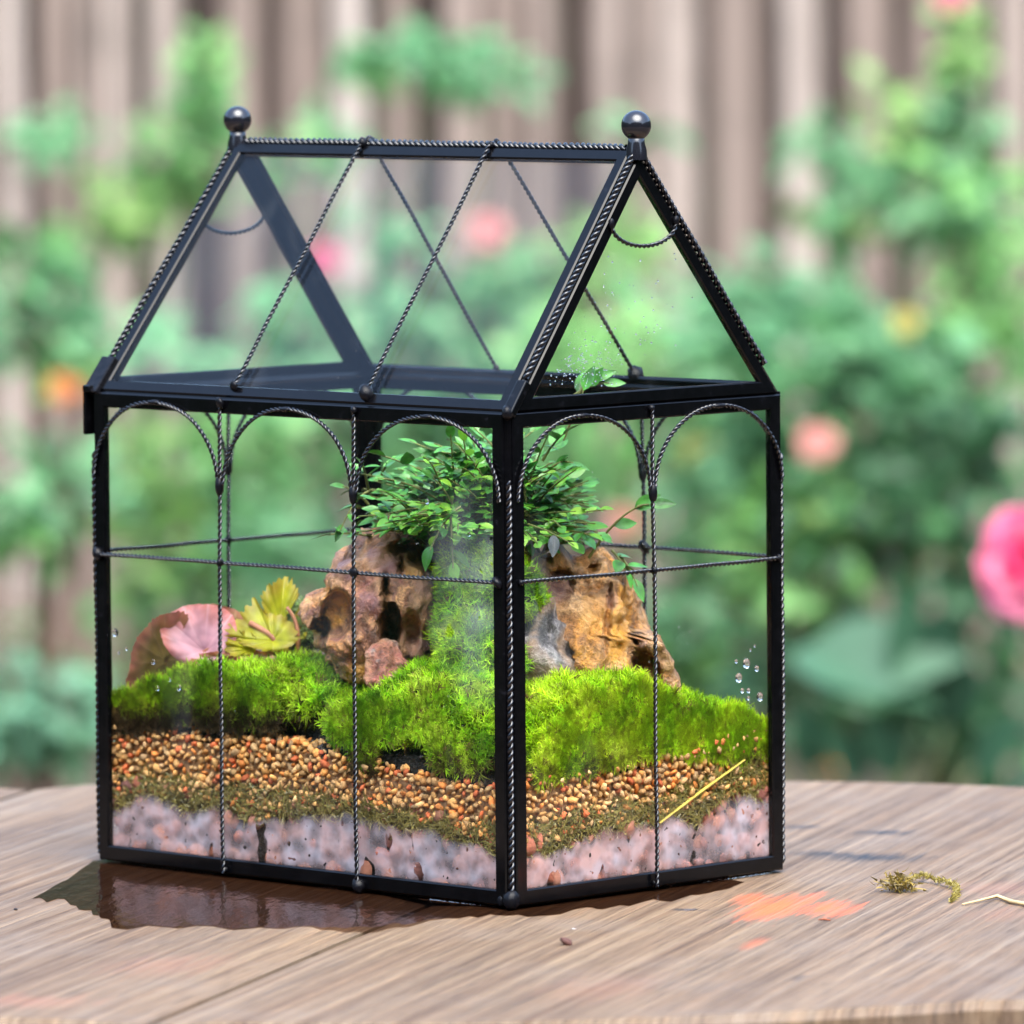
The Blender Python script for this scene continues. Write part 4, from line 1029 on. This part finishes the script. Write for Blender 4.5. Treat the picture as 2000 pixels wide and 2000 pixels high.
# begonia on the left
PET = m_plain('reddish_petiole', (.36, .15, .08), .5, .35, 160)
bb0 = at(520, 1300, .0); beg = thing('begonia_plant', bb0, 'low begonia with pink, bronze and yellow green leaves behind the left moss', 'plant')
BEG = m_vcol('begonia_leaf', .42, .42, (260, .35, .0012), .45)
PALB = {'pink': ((.70, .36, .42), (.55, .17, .13), (.76, .46, .50)), 'bronze': ((.20, .13, .03), (.36, .12, .07), (.34, .2, .08)), 'yellow': ((.40, .40, .012), (.36, .27, .02), (.52, .48, .06))}
def round_leaf(kind, pts, Y, bulge, basept, label=None, tilt=0., jag=.06, cr=1.):
    """thin crinkled leaf blade with the outline pts (photograph pixels); veins run out from basept"""
    P = [at(a, b_, Y) - bb0 for a, b_ in pts]; c = at(*basept, Y) - bb0; c0 = sum(P, Vector()) / len(P); c = c.lerp(c0, .35); n = len(P) * 12; ring = []
    for i in range(n):
        f = i / 12; k = int(f); u = f - k; a0, a1, a2, a3 = (P[(k + j) % len(P)] for j in (-1, 0, 1, 2))
        ring.append(.5 * (2 * a1 + (a2 - a0) * u + (2 * a0 - 5 * a1 + 4 * a2 - a3) * u * u + (3 * a1 - a0 - 3 * a2 + a3) * u ** 3))
    V = [tuple(c + Vector((0, -bulge * .4, 0)))]; rings = 16; main, rim, vein = (np.array(q) for q in PALB[kind]); C = [vein]; nv = 9; ph = random.random() * 6
    for r in range(1, rings + 1):
        f = r / rings
        for i, q in enumerate(ring):
            ang = i / n * 2 * math.pi; vn = abs(math.sin(ang * nv / 2 + ph + .5 * mn.noise(q * 60))) ; vv = max(0, 1 - vn * 4.5) * (1 - .4 * f)
            br = max(0, 1 - abs(math.sin(f * 13 + abs(math.sin(ang * nv / 2 + ph)) * 4)) * 3.2) * .35 * f
            saw = 1 + jag * f ** 8 * (mn.noise(Vector((ang * 9, ph, 1))) * .9 + .35 * abs(math.sin(ang * 16)))
            p = c + (q - c) * f * saw
            dy = -bulge * (math.sin(f * math.pi * .62)) * .9 + tilt * (p.z - c0.z) + .0016 * cr * (1 - vn) * f - .0004 * br + .0030 * cr * mn.noise(p * 85 + Vector((ph, 0, 0))) * f + .0022 * math.sin(ang * 5 + ph) * f ** 4
            V.append((p.x, p.y + dy, p.z))
            m2 = min(1, max(0, (f - .55) / .45 + .5 * mn.noise(p * 160))); cc = main * (1 - m2) + rim * m2; k2 = min(1, vv * .8 + br); cc = cc * (1 - k2) + vein * k2; C.append(cc * (1 + .35 * mn.noise(p * 330)))
    T = [(0, 1 + i, 1 + (i + 1) % n) for i in range(n)]
    Q = [(1 + r * n + i, 1 + (r + 1) * n + i, 1 + (r + 1) * n + (i + 1) % n, 1 + r * n + (i + 1) % n) for r in range(rings - 1) for i in range(n)]
    o = link('leaf', mesh_np('leaf', V, [np.array(T), np.array(Q)], BEG, True, np.array(C)), beg)
    if label: o['label'] = label
    return o
round_leaf('bronze', [(250, 1350), (255, 1300), (264, 1255), (288, 1222), (312, 1198), (345, 1188), (372, 1200), (352, 1240), (365, 1300), (320, 1370)], .020, .007, (330, 1310), 'bronze green leaf at the far left', tilt=-.9)
round_leaf('pink', [(316, 1238), (322, 1208), (345, 1190), (385, 1180), (428, 1184), (458, 1208), (462, 1246), (440, 1280), (395, 1296), (345, 1282)], .010, .007, (405, 1290), 'pale pink round leaf', tilt=.45, jag=.02, cr=.45)
round_leaf('bronze', [(398, 1184), (440, 1184), (478, 1205), (476, 1232), (455, 1240), (430, 1212)], .024, .003, (470, 1240), 'narrow reddish leaf behind the pink leaf', tilt=.3)
round_leaf('yellow', [(522, 1200), (512, 1168), (532, 1142), (562, 1134), (582, 1160), (572, 1184), (560, 1202), (568, 1232), (530, 1236)], .018, .004, (548, 1236), 'upright yellow green leaf', tilt=.35, jag=.2, cr=1.2)
round_leaf('yellow', [(448, 1236), (470, 1206), (500, 1176), (512, 1196), (530, 1202), (560, 1212), (582, 1240), (550, 1270), (505, 1262), (470, 1252)], .008, .005, (545, 1262), 'spreading yellow green leaf with a folded edge', tilt=.8, jag=.2, cr=1.2)
round_leaf('yellow', [(572, 1240), (575, 1205), (590, 1180), (612, 1172), (618, 1195), (604, 1225), (592, 1250)], .014, .003, (585, 1250), 'small yellow green leaf nearest the brown rock', tilt=.3, jag=.2, cr=1.2)
round_leaf('yellow', [(440, 1262), (452, 1240), (478, 1232), (500, 1246), (498, 1272), (465, 1280)], .004, .003, (500, 1275), 'small low yellow green leaf', tilt=.5, jag=.2, cr=1.2)
round_leaf('bronze', [(360, 1320), (372, 1288), (400, 1276), (440, 1272), (458, 1288), (425, 1308), (390, 1335)], .0, .003, (450, 1290), 'small folded brown leaf by the moss', tilt=.4)
round_leaf('pink', [(455, 1290), (480, 1272), (520, 1274), (545, 1290), (520, 1308), (480, 1308)], .0, .003, (540, 1295), 'small dusty pink leaf low in the moss', tilt=1.)
for a, m_, b_, rr_ in (((575, 1300), (480, 1225), (395, 1275), .0010), ((580, 1305), (560, 1255), (487, 1216), .0016), ((575, 1295), (595, 1225), (560, 1186), .0009), ((560, 1300), (500, 1265), (400, 1290), .0009)):
    mb = MB(); C = bez(at(*a, .004) - bb0, at(*m_, .004) - bb0, at(*b_, .006) - bb0, 14); mb.tube(C, np.linspace(rr_ * 1.2, rr_ * .8, 14), 8); mb.build('petiole', PET, beg, smooth=True)

# yellow straw pressed against the short front wall, grey dead leaf on the orange rock
mb = MB(); P0 = loc(at(1288, 1608, -.08)); P1 = loc(at(1492, 1488, -.05))
P0.x = P1.x = x - .0021; mb.tube([P0, P0.lerp(P1, .5) + Vector((0, 0, .0004)), P1], [.0005, .0007, .0004], 6)
tag(mb.build('straw', m_plain('yellow_straw', (.55, .42, .06), .5, .2, 100), None, mw=BOX), 'thin yellow straw slanting against the glass in the right corner', 'straw')
GLF = m_leaf('grey_dead_leaf', [(0, (.13, .14, .15)), (1, (.16, .17, .18))], .45, .1, .4, (.05, .05, .06))
o = put_leaf(leaf_mesh('dead_leaf', GLF, .5, .2, .1, 8, .85), at(1082, 1045, -.075), at(1080, 1092, -.08) - at(1082, 1045, -.075), (0.1, -1, .1), .0098, None, 'dead_leaf')
tag(o, 'small grey dead leaf hanging over the top of the orange rock', 'leaf')

# ------------------------------------------------------------------ water
def drop_mesh():
    V0, F0 = IV2, IF2; V = V0.copy(); V[:, 1] *= .45
    return mesh_np('water_drop', V, F0, WATER)
DROP = drop_mesh()
def drop_on(wi, f, z, r, sh=1.1, name='water_drop'):
    a_, b_ = walls[wi]; pa, pb = Vector((*cn[a_], 0)), Vector((*cn[b_], 0)); e = pb - pa; n = Vector((e.y, -e.x, 0)).normalized(); q = pa + e * f - n * .0012
    ang = math.atan2(e.y, e.x)
    return link(name, DROP, panes[wi], Matrix.Translation((q.x, q.y, z)) @ Matrix.Rotation(ang, 4, 'Z') @ Matrix.Diagonal((r, r, r * sh, 1)))
def wall_f(wi, px, py):                            # fraction along wall wi and height seen at a photograph pixel
    a_, b_ = walls[wi]; A, B_ = tl((*cn[a_], 0)), tl((*cn[b_], 0)); r = at(px, py, 0) - CPOS; e = B_ - A
    n = Vector((e.y, -e.x, 0)); k = (A - CPOS).dot(n) / r.dot(n); p = CPOS + r * k
    return (p - A).dot(e) / e.dot(e), p.z
for px, py, r in ((1462, 1296, .0021), (1447, 1324, .0020), (1482, 1306, .0013), (1454, 1349, .0011), (1466, 1349, .0011), (1488, 1361, .0019), (1466, 1364, .0009), (1442, 1292, .0009), (1470, 1270, .0006), (1478, 1262, .0006)):
    f, z = wall_f(1, px, py); drop_on(1, f, z, r)
for px, py, r in ((221, 1236, .0018), (295, 1293, .0012), (243, 1268, .0007), (303, 1345, .0012), (345, 1343, .0014), (327, 1328, .0009), (228, 1275, .0006), (830, 980, .0011), (912, 1044, .0010)):
    f, z = wall_f(0, px, py); drop_on(0, f, z, r)
def fine_drops(wi, spots, name='fine_drops'):
    Vs, Fs, off = [], [], 0; a_, b_ = walls[wi]; pa, pb = Vector((*cn[a_], 0)), Vector((*cn[b_], 0)); e = pb - pa; n = Vector((e.y, -e.x, 0)).normalized(); eu = e.normalized()
    R = np.array([eu, n, Vector((0, 0, 1))]).T
    for (px, py, sx, sy, k, r0, r1) in spots:
        for _ in range(k):
            f, z = wall_f(wi, px + RNG.normal() * sx, py + RNG.normal() * sy)
            if not (.035 < f < .962 and .05 < z < HE - .012): continue
            q = pa + e * f - n * .0012; r = RNG.uniform(r0, r1) * (1 if RNG.random() < .8 else 1.7)
            Vs.append((IV1 * np.array([1, .5, 1.1]) * r) @ R.T + np.array(q)); Fs.append(IF1 + off); off += len(IV1)
    tag(link(name, mesh_np(name, np.vstack(Vs), np.vstack(Fs), WATER), panes[wi]), kind='stuff')
fine_drops(1, [(1450, 1300, 24, 50, 150, .0003, .0008), (1492, 1280, 8, 60, 170, .0003, .0009), (1465, 1240, 10, 40, 30, .0002, .0004), (1380, 1395, 40, 22, 60, .0002, .0005), (1120, 1270, 40, 60, 40, .0002, .0004)])
fine_drops(0, [(860, 1400, 18, 45, 200, .0003, .0008), (905, 1470, 25, 15, 70, .0003, .0007), (640, 1360, 14, 16, 40, .0002, .0005), (750, 1260, 60, 40, 60, .0002, .0004), (850, 1030, 30, 20, 25, .0002, .0004), (330, 1330, 50, 40, 40, .0002, .0006)])

def spray(pane, A, B, U, spots, name='fine_drops'):
    """tiny drops on the pane A-B-U (terrarium frame); spots: (along, up, spread, n)"""
    A, B, U = Vector(A), Vector(B), Vector(U); e = B - A; u = U - A.lerp(B, .5); n = e.cross(u).normalized(); Vs, Fs, off = [], [], 0
    for a, b_, sp_, k in spots:
        for _ in range(k):
            aa, bb = a + RNG.normal() * sp_, b_ + RNG.normal() * sp_ * .8
            if bb < .09 or bb > .9 or not (.5 * bb + .08 < aa < 1 - .5 * bb - .08): continue
            q = A + e * aa + u * bb - e * 0 + n * .0011; r = RNG.uniform(.00018, .00045)
            Vs.append(IV1 * r + np.array(q)); Fs.append(IF1 + off); off += len(IV1)
    if Vs: tag(link(name, mesh_np(name, np.vstack(Vs), np.vstack(Fs), WATER), pane), kind='stuff')
spray(PG, (x, -y, ZL), (x, y, ZL), (RX, 0, HR), [(.27, .16, .07, 170), (.35, .3, .12, 60), (.45, .5, .1, 25)])

# water puddle under the left half of the box
PUD = [(-.1500, .030), (-.1570, -.030), (-.1640, -.0720), (-.1690, -.1000), (-.1530, -.1080), (-.1400, -.1500), (-.1335, -.1700), (-.1300, -.1915), (-.0900, -.1965), (-.0600, -.1975), (-.0305, -.1960), (-.012, -.188),
       (.0060, -.1700), (.0300, -.1640), (.0560, -.1560), (.072, -.135), (.098, -.118), (.12, -.088), (.13, -.058), (.08, -.02), (0, .05), (-.09, .08)]
mb = MB(); n = len(PUD); V = []
for i in range(n):
    a, b_ = Vector(PUD[i]), Vector(PUD[(i + 1) % n])
    for k in range(6):
        q = a.lerp(b_, k / 6); gx, gy = tab(q.x, q.y); j = .0045 * mn.noise(Vector((gx * 170, gy * 12, 1))) + .0016 * mn.noise(Vector((q.x * 420, q.y * 90, 7)))
        V.append((q.x + j * .3, q.y + j * 3.2, .0009))
bm = bmesh.new(); f = bm.faces.new([bm.verts.new(v) for v in V]); r = bmesh.ops.inset_region(bm, faces=[f], thickness=.0012)
for v in bm.verts:
    if v.is_boundary: v.co.z = .0003
bmesh.ops.triangulate(bm, faces=bm.faces[:]); me = bpy.data.meshes.new('puddle'); bm.to_mesh(me); bm.free(); me.materials.append(m_puddle())
me.polygons.foreach_set('use_smooth', [True] * len(me.polygons))
tag(link('puddle', me), 'shallow dark puddle of spilt water spreading from under the left side of the terrarium', 'puddle')

# ------------------------------------------------------------------ odds and ends on the table
def ground_at(px, py):
    p = at(px, py, 0); r = p - CPOS; return CPOS + r * (CPOS.z / (CPOS.z - p.z))
g = ground_at(1757, 1742); cr = thing('dried_moss_scrap', g, 'curled scrap of dried olive moss with a thin tail lying right of the terrarium', 'moss scrap')
n_ = 260; P_ = RNG.normal(size=(n_, 3)) * np.array([.0036, .003, .0018]) + np.array([-.0002, 0, .0034]); P_[:, 2] = np.maximum(P_[:, 2], .0006); D_ = RNG.normal(size=(n_, 3)); D_ /= np.linalg.norm(D_, axis=1)[:, None]
Vv, Qq, Cc = strands(P_, D_, RNG.uniform(.0015, .0045, n_), RNG.uniform(.0005, .0012, n_), np.array([[.28, .2, .04]]) * RNG.uniform(.25, 1.3, (n_, 1)), 4, .6)
Vv[:, 2] = np.maximum(Vv[:, 2], .0004)
link('moss_knot', mesh_np('moss_knot', Vv, Qq, STR, True, Cc), cr)
path = np.array([ground_at(a, b_) - g + Vector((0, 0, h)) for a, b_, h in ((1770, 1728, .002), (1800, 1722, .003), (1830, 1727, .002), (1850, 1733, .0025), (1868, 1740, .002), (1870, 1752, .0015), (1858, 1764, .0008))])
pp, _ = resample(path, .0009); k = 9; P_ = np.repeat(pp, k, 0) + RNG.normal(size=(len(pp) * k, 3)) * .0004; D_ = RNG.normal(size=P_.shape); D_ /= np.linalg.norm(D_, axis=1)[:, None]
Vv, Qq, Cc = strands(P_, D_, RNG.uniform(.0008, .002, len(P_)), RNG.uniform(.0004, .0008, len(P_)), np.array([[.33, .27, .06]]) * RNG.uniform(.5, 1.3, (len(P_), 1)), 3, .5); Vv[:, 2] = np.maximum(Vv[:, 2], .0003)
link('moss_tail', mesh_np('moss_tail', Vv, Qq, STR, True, Cc), cr)
TW = m_plain('dry_twig', (.5, .38, .2), .6, .25, 150)
mb = MB(); mb.tube([ground_at(a, b_) + Vector((0, 0, h)) for a, b_, h in ((1880, 1770, .0008), (1915, 1763, .001), (1948, 1756, .0013), (1975, 1766, .0011), (2030, 1776, .0012))], [.0004, .0005, .0008, .0009, .0009], 6)
tag(mb.build('twig', TW, smooth=True), 'dry pale grass stalk lying at the right edge of the table', 'twig')
mb = MB(); mb.tube([ground_at(a, b_) + Vector((0, 0, h)) for a, b_, h in ((1598, 1799, .0006), (1610, 1799, .0008), (1622, 1800, .0006))], [.0003, .0005, .0003], 5)
tag(mb.build('splinter', m_plain('red_splinter', (.25, .07, .03), .7, .3, 200)), 'short dark red splinter lying on the orange paint mark', 'splinter')
def crumb(px, py, r, c, label, cat, name, flat=.8):
    Vv, Ff, Cc = stones([(0, 0, 0, r, r * .9, r * .85)], [c], IV2, IF2, .5); Vv[:, 2] *= flat; g = ground_at(px, py)
    Vv[:, 2] -= Vv[:, 2].min() + .0003
    tag(link(name, mesh_np(name, Vv, Ff, CLAY, True, Cc), None, Matrix.Translation(g)), label, cat)
crumb(1106, 1846, .0027, (.13, .06, .05), 'dark brown crumb of soil on the boards in front of the terrarium', 'crumb', 'soil_crumb')
crumb(1122, 1814, .0018, (.42, .40, .38), 'flat whitish flake on the boards near the foot of the front post', 'flake', 'paint_flake', .15)
crumb(1345, 1777, .0045, (.07, .06, .065), 'flat dark chip on the boards under the short wall', 'chip', 'wood_chip', .08)
crumb(30, 1778, .0011, (.05, .04, .04), 'tiny black speck of dirt on the boards at the far left', 'speck', 'dirt_speck')

# ------------------------------------------------------------------ garden behind
GREEN = {
 'mint': m_leaf('mint_leaf', [(0, (0.095, 0.228, 0.107)), (.6, (0.157, 0.356, 0.157)), (1, (0.232, 0.486, 0.220))], .42, .35, .4),
 'deep': m_leaf('deep_green_leaf', [(0, (0.037, 0.107, 0.042)), (.6, (0.080, 0.213, 0.080)), (1, (0.148, 0.341, 0.111))], .42, .3, .4),
 'mid': m_leaf('mid_green_leaf', [(0, (0.088, 0.227, 0.070)), (.6, (0.164, 0.370, 0.110)), (1, (0.260, 0.513, 0.151))], .42, .35, .4),
 'lime': m_leaf('lime_leaf', [(0, (0.169, 0.337, 0.093)), (.6, (0.253, 0.438, 0.127)), (1, (0.363, 0.540, 0.170))], .45, .4, .4),
 'pale': m_leaf('pale_blue_green_leaf', [(0, (0.163, 0.344, 0.211)), (.6, (0.228, 0.446, 0.289)), (1, (0.304, 0.534, 0.365))], .5, .25, .4)}
GL = {k: [leaf_mesh(k + '_leaf', m_, wd, .12, .2, 6, .75) for wd in (.55, .65)] for k, m_ in GREEN.items()}
CANE = m_plain('rose_cane', (.10, .12, .05), .6, .4, 20); CANEB = m_plain('brown_cane', (.13, .075, .05), .7, .4, 20)
def petal_mat(name, a, b_): return m_leaf(name, [(0, a), (1, b_)], .55, .4, .3)
PKM = petal_mat('pink_petal', (.74, .13, .27), (.80, .25, .38)); HOT = petal_mat('deep_pink_petal', (.66, .035, .15), (.74, .07, .2))
SAL = petal_mat('salmon_petal', (.80, .34, .30), (.84, .48, .42)); YLP = petal_mat('yellow_petal', (.62, .55, .12), (.7, .6, .2)); ORP = petal_mat('orange_petal', (.75, .27, .07), (.8, .4, .12))
def petal_mesh(mat):
    V, Q = [], []; n = 6
    for i in range(n + 1):
        t = i / n; h = .52 * math.sin(math.pi * (.08 + .86 * t)) ** .55
        for j in range(7):
            u = j / 3 - 1; V.append((h * u, t, .35 * t * t - .12 * u * u * t + .22 * (u * u) * (1 - t) - .18 * t ** 4))
    for i in range(n):
        for j in range(6): a = i * 7 + j; Q.append((a, a + 1, a + 8, a + 7))
    return mesh_np('petal', V, np.array(Q), mat)
PM = {k: petal_mesh(m_) for k, m_ in (('pink', PKM), ('hot', HOT), ('salmon', SAL), ('yellow', YLP), ('orange', ORP))}
def flower(c, r, face, kinds, parent, label, npet=22):
    """whorls of cupped petals facing 'face'; c relative to the parent"""
    e = bpy.data.objects.new('flower', None); e.empty_display_size = .02; COL.objects.link(e); e.parent = parent; e.location = c; e['label'] = label
    f = Vector(face).normalized(); a = f.orthogonal().normalized(); b_ = f.cross(a)
    for k in range(npet):
        u = k / (npet - 1); ph = k * 2.39996; rad = a * math.cos(ph) + b_ * math.sin(ph)
        op = .12 + .95 * (1 - u); d = (rad * math.sin(op * 1.35) + f * math.cos(op * 1.35)); s = r * (1.0 - .45 * u) * random.uniform(.92, 1.08)
        put_leaf(PM[kinds[0] if u < .62 else kinds[-1]], f * (-.18 * r + .1 * r * u), d, f - rad * .4, s, e, 'petal')
def garden(name, label, Y, lobes, size, stems=(), flowers=(), cat='bush', group='garden plants in front of the fence', bias=(0, -.5, .8), maxn=300):
    """lobes: (px, py, rx, ry, n, kind); stems: pixel paths from the ground up"""
    Y = Y + 2.4; gx = at(lobes[0][0], lobes[0][1], Y).x; root = Vector((gx, Y, -.75)); t = thing(name, root, label, cat, group)
    rest = {}; cnt = 0; m_ = mpp(Y)
    mb = MB()
    for (px, py, rx, ry, n, kind) in lobes:
        n = int(n * 1.7); c = at(px, py, Y); p1 = c - root; p0 = Vector((p1.x * .3 + random.uniform(-.05, .05), random.uniform(-.05, .05), 0))
        C = bez(p0, (p0.x * .6 + p1.x * .4, 0, p1.z * .75), p1, 12); mb.tube(C, np.linspace(.007, .003, 12), 6)
        for k in range(n):
            v = Vector((random.gauss(0, 1), random.gauss(0, 1), random.gauss(0, 1))); v = v.normalized() * random.random() ** .45
            p = p1 + Vector((v.x * rx * m_, v.y * (rx + ry) * .5 * m_, v.z * ry * m_))
            d = Vector((v.x + random.gauss(0, .5), v.y * .4 + random.gauss(0, .5), v.z * .4 + random.gauss(0, .45) - .1)); nn = Vector(bias) + Vector((random.gauss(0, .5), random.gauss(0, .5), random.gauss(0, .4)))
            s = size * random.uniform(.6, 1.25); me = random.choice(GL[kind])
            if cnt < maxn: put_leaf(me, p, d, nn, s, t); cnt += 1
            else: rest.setdefault(kind, []).append((me, p, d, nn, s))
    for path in stems:
        P = [at(a, b_, Y) - root for a, b_ in path]; P = [Vector((P[0].x, 0, 0))] + P
        C, _ = resample([tuple(p) for p in P], .05); mb.tube(C, np.linspace(.007, .0035, len(C)), 6)
    mb.build('stem', CANE if random.random() < .7 else CANEB, t, smooth=True)
    for kind, lst in rest.items():
        mb = MB()
        for me, p, d, nn, s in lst:
            M = Matrix.Translation(p) @ orient(d, nn).to_4x4() @ Matrix.Diagonal((s, s, s, 1)); mb.add([M @ v.co for v in me.vertices], Q=[tuple(q.vertices) for q in me.polygons])
        tag(mb.build('inner_leaves', GREEN[kind], t, smooth=True), kind='stuff')
    for (px, py, r, kinds, lab) in flowers:
        c = at(px, py, Y - .4) - root; flower(c, r * mpp(Y - .4), Vector((random.uniform(-.4, .4), -1, random.uniform(.1, .5))), kinds, t, lab)
    return t
garden('rose_bush', 'dense dark green rose bush behind the right half of the terrarium with pale pink blooms', 3.4,
       [(1600, 760, 180, 130, 90, 'deep'), (1700, 980, 220, 140, 120, 'deep'), (1560, 1060, 150, 150, 90, 'mid'), (1640, 1330, 220, 130, 110, 'deep'), (1850, 1180, 160, 160, 90, 'deep'), (1880, 1420, 160, 120, 90, 'deep'), (1450, 700, 120, 90, 60, 'mint'), (1880, 880, 160, 120, 80, 'deep'),
        (1500, 880, 110, 60, 40, 'mint'), (1560, 1010, 130, 60, 50, 'lime'), (1760, 690, 120, 60, 40, 'mint')], .042,
       flowers=[(1598, 866, 44, ('salmon',), 'pale salmon pink flower beside the right post'), (1770, 630, 32, ('yellow',), 'pale yellow flower'), (1632, 1487, 30, ('orange',), 'small orange flower just above the table edge')])
garden('rose_bush', 'tall light green rose shoot with a yellow tip at the upper right', 4.4,
       [(1870, 90, 40, 90, 26, 'lime'), (1880, 240, 60, 90, 30, 'mint'), (1730, 230, 50, 90, 18, 'lime'), (1760, 400, 190, 80, 80, 'mint'), (1900, 420, 110, 160, 70, 'mid'), (1640, 430, 70, 50, 22, 'lime'), (1600, 300, 90, 40, 20, 'mint'), (1930, 600, 120, 90, 50, 'mid')], .04,
       flowers=[(1858, -5, 34, ('pink',), 'pink bud at the top of the shoot')])
garden('rose_bush', 'loose mid green bush seen through the right end of the terrarium', 3.9,
       [(1340, 760, 150, 130, 80, 'mid'), (1380, 960, 150, 140, 80, 'mint'), (1370, 1180, 150, 120, 70, 'mint'), (1150, 700, 140, 120, 70, 'mid'), (1480, 590, 190, 80, 70, 'mint'), (1330, 1330, 120, 60, 30, 'mid'), (1420, 1080, 100, 70, 40, 'lime')], .04,
       flowers=[(1222, 1020, 36, ('salmon', 'orange'), 'salmon flower behind the bush shoots'), (1365, 875, 40, ('yellow',), 'creamy yellow flower behind the short wall')])
garden('rose_bush', 'pale green bush with pink buds seen through the roof of the terrarium', 4.2,
       [(860, 640, 190, 100, 80, 'mint'), (700, 760, 170, 110, 70, 'mint'), (980, 800, 170, 120, 80, 'mid'), (560, 620, 110, 70, 30, 'mint'), (1000, 600, 130, 110, 50, 'mid'), (800, 900, 200, 110, 70, 'mid'), (760, 450, 90, 60, 16, 'mint'), (1180, 480, 110, 60, 26, 'lime'), (570, 1080, 150, 110, 50, 'mint')], .042,
       flowers=[(632, 508, 38, ('pink',), 'round pink bloom behind the far rafter'), (955, 452, 44, ('salmon', 'pink'), 'pale pink bloom behind the roof')])
garden('rose_bush', 'yellowish green bush behind the left wall of the terrarium', 4.0,
       [(330, 900, 120, 90, 40, 'lime'), (460, 870, 110, 120, 46, 'mid'), (300, 1050, 120, 100, 45, 'lime'), (480, 1060, 130, 100, 50, 'mint'), (350, 1180, 120, 60, 26, 'mid'), (280, 680, 120, 60, 24, 'mint')], .04)
garden('rose_bush', 'mint green bush at the left edge of the picture', 3.7,
       [(70, 620, 130, 110, 60, 'mint'), (110, 960, 120, 110, 60, 'mint'), (40, 1040, 90, 90, 40, 'mid'), (70, 1390, 120, 90, 60, 'pale'), (60, 1450, 110, 60, 40, 'mint'), (130, 730, 60, 30, 10, 'lime'), (40, 520, 90, 60, 20, 'mid')], .042,
       flowers=[(125, 760, 34, ('orange', 'salmon'), 'faded orange flower at the left')])
garden('climbing_plant', 'bright lime climbing shoots on the fence at the upper left', 5.2,
       [(245, 400, 60, 70, 30, 'lime'), (100, 270, 110, 50, 26, 'mint'), (340, 380, 70, 50, 22, 'lime'), (180, 480, 100, 40, 18, 'mid'), (390, 180, 40, 180, 40, 'mid'), (330, 300, 80, 70, 26, 'mid'), (640, 280, 120, 40, 16, 'mint')], .042)
garden('climbing_plant', 'soft green branch reaching across the top of the fence', 5.0,
       [(830, 110, 190, 34, 46, 'mint'), (960, 160, 100, 50, 24, 'mint'), (720, 130, 80, 30, 16, 'mid'), (560, 330, 90, 60, 14, 'mid'), (1250, 250, 60, 30, 8, 'mint')], .045)
garden('rambling_shrub', 'continuous mass of soft green shrub growing along the foot of the fence', 4.9,
       [(1250, 900, 260, 190, 70, 'mid'), (1600, 640, 240, 110, 50, 'mint'), (1900, 780, 240, 170, 60, 'mid'), (1500, 1250, 260, 150, 50, 'deep'), (1800, 1000, 260, 140, 50, 'deep'), (1850, 1350, 260, 150, 50, 'mid'), (900, 880, 260, 150, 60, 'mint'), (620, 960, 180, 130, 40, 'mid'),
        (1150, 560, 200, 80, 24, 'mint'), (300, 960, 200, 60, 14, 'mint'), (80, 1300, 160, 110, 30, 'mid'), (500, 760, 160, 70, 16, 'mint'), (2300, 1000, 260, 300, 60, 'mid'), (2900, 1100, 300, 260, 60, 'mint'), (3600, 1050, 320, 260, 60, 'mid'), (-400, 1100, 260, 240, 50, 'mid'), (-1000, 1050, 320, 260, 60, 'mint'), (-1700, 1100, 320, 260, 60, 'mid')], .05)
# broad pale leaves low on the right
BRD = m_leaf('broad_smooth_leaf', [(0, (.030, .085, .045)), (1, (.05, .125, .065))], .5, .2, .35)
bl = [leaf_mesh('broad_leaf', BRD, .50, .05, .12, 12, .72), leaf_mesh('broad_leaf', BRD, .58, .05, .12, 12, .75)]
Y0 = 4.4; root = Vector((at(1700, 1500, Y0).x, Y0, -.75)); hs = thing('broad_leaved_plant', root, 'plant with broad smooth leaves low at the right behind the table', 'plant', 'garden plants in front of the fence')
mb = MB()
for (a0, b0, a1, b1, nn) in ((1560, 1300, 1880, 1265, (.1, -.9, .7)), (1545, 1275, 1830, 1350, (0, -.4, .9)), (1800, 1400, 1765, 1165, (.5, -.9, .2)), (1850, 1420, 1830, 1200, (-.3, -.9, .3)), (1600, 1500, 1560, 1370, (.2, -.9, .3)), (1900, 1500, 1990, 1400, (0, -.8, .6)),
                             (1760, 1510, 1700, 1400, (0, -.9, .4)), (1960, 1560, 2050, 1470, (0, -.7, .7)), (1690, 1520, 1620, 1430, (.2, -.9, .5))):
    p0, p1 = at(a0, b0, Y0) - root, at(a1, b1, Y0 - .06) - root; put_leaf(random.choice(bl), p0, p1 - p0, nn, (p1 - p0).length, hs)
    C = bez((0, 0, 0), (p0.x * .3, 0, p0.z * .7), p0, 8); mb.tube(C, np.linspace(.006, .0035, 8), 6)
mb.build('stem', CANE, hs, smooth=True)
# large pink rose at the right edge
Y1 = 2.3; root = Vector((at(2030, 1500, Y1).x, Y1, -.75)); rp = thing('rose_plant', root, 'rose plant with one large bright pink bloom at the right edge', 'rose', 'garden plants in front of the fence')
c = at(2034, 1098, Y1) - root; flower(c, 150 * mpp(Y1), (-.35, -1, .18), ('pink', 'hot'), rp, 'large double pink bloom', 30)
mb = MB(); mb.tube(bez((0, 0, 0), (.02, .03, .5), c + Vector((.0, .02, -.02)), 14), np.linspace(.006, .004, 14), 7); mb.build('stem', CANE, rp, smooth=True)
for k in range(16):
    z = .25 + .03 * k; ang = k * 2.4; put_leaf(random.choice(GL['mid']), (.012, .015, z), (math.cos(ang) * .6 + .5, math.sin(ang) * .6, .3), (0, -.3, 1), .05, rp)
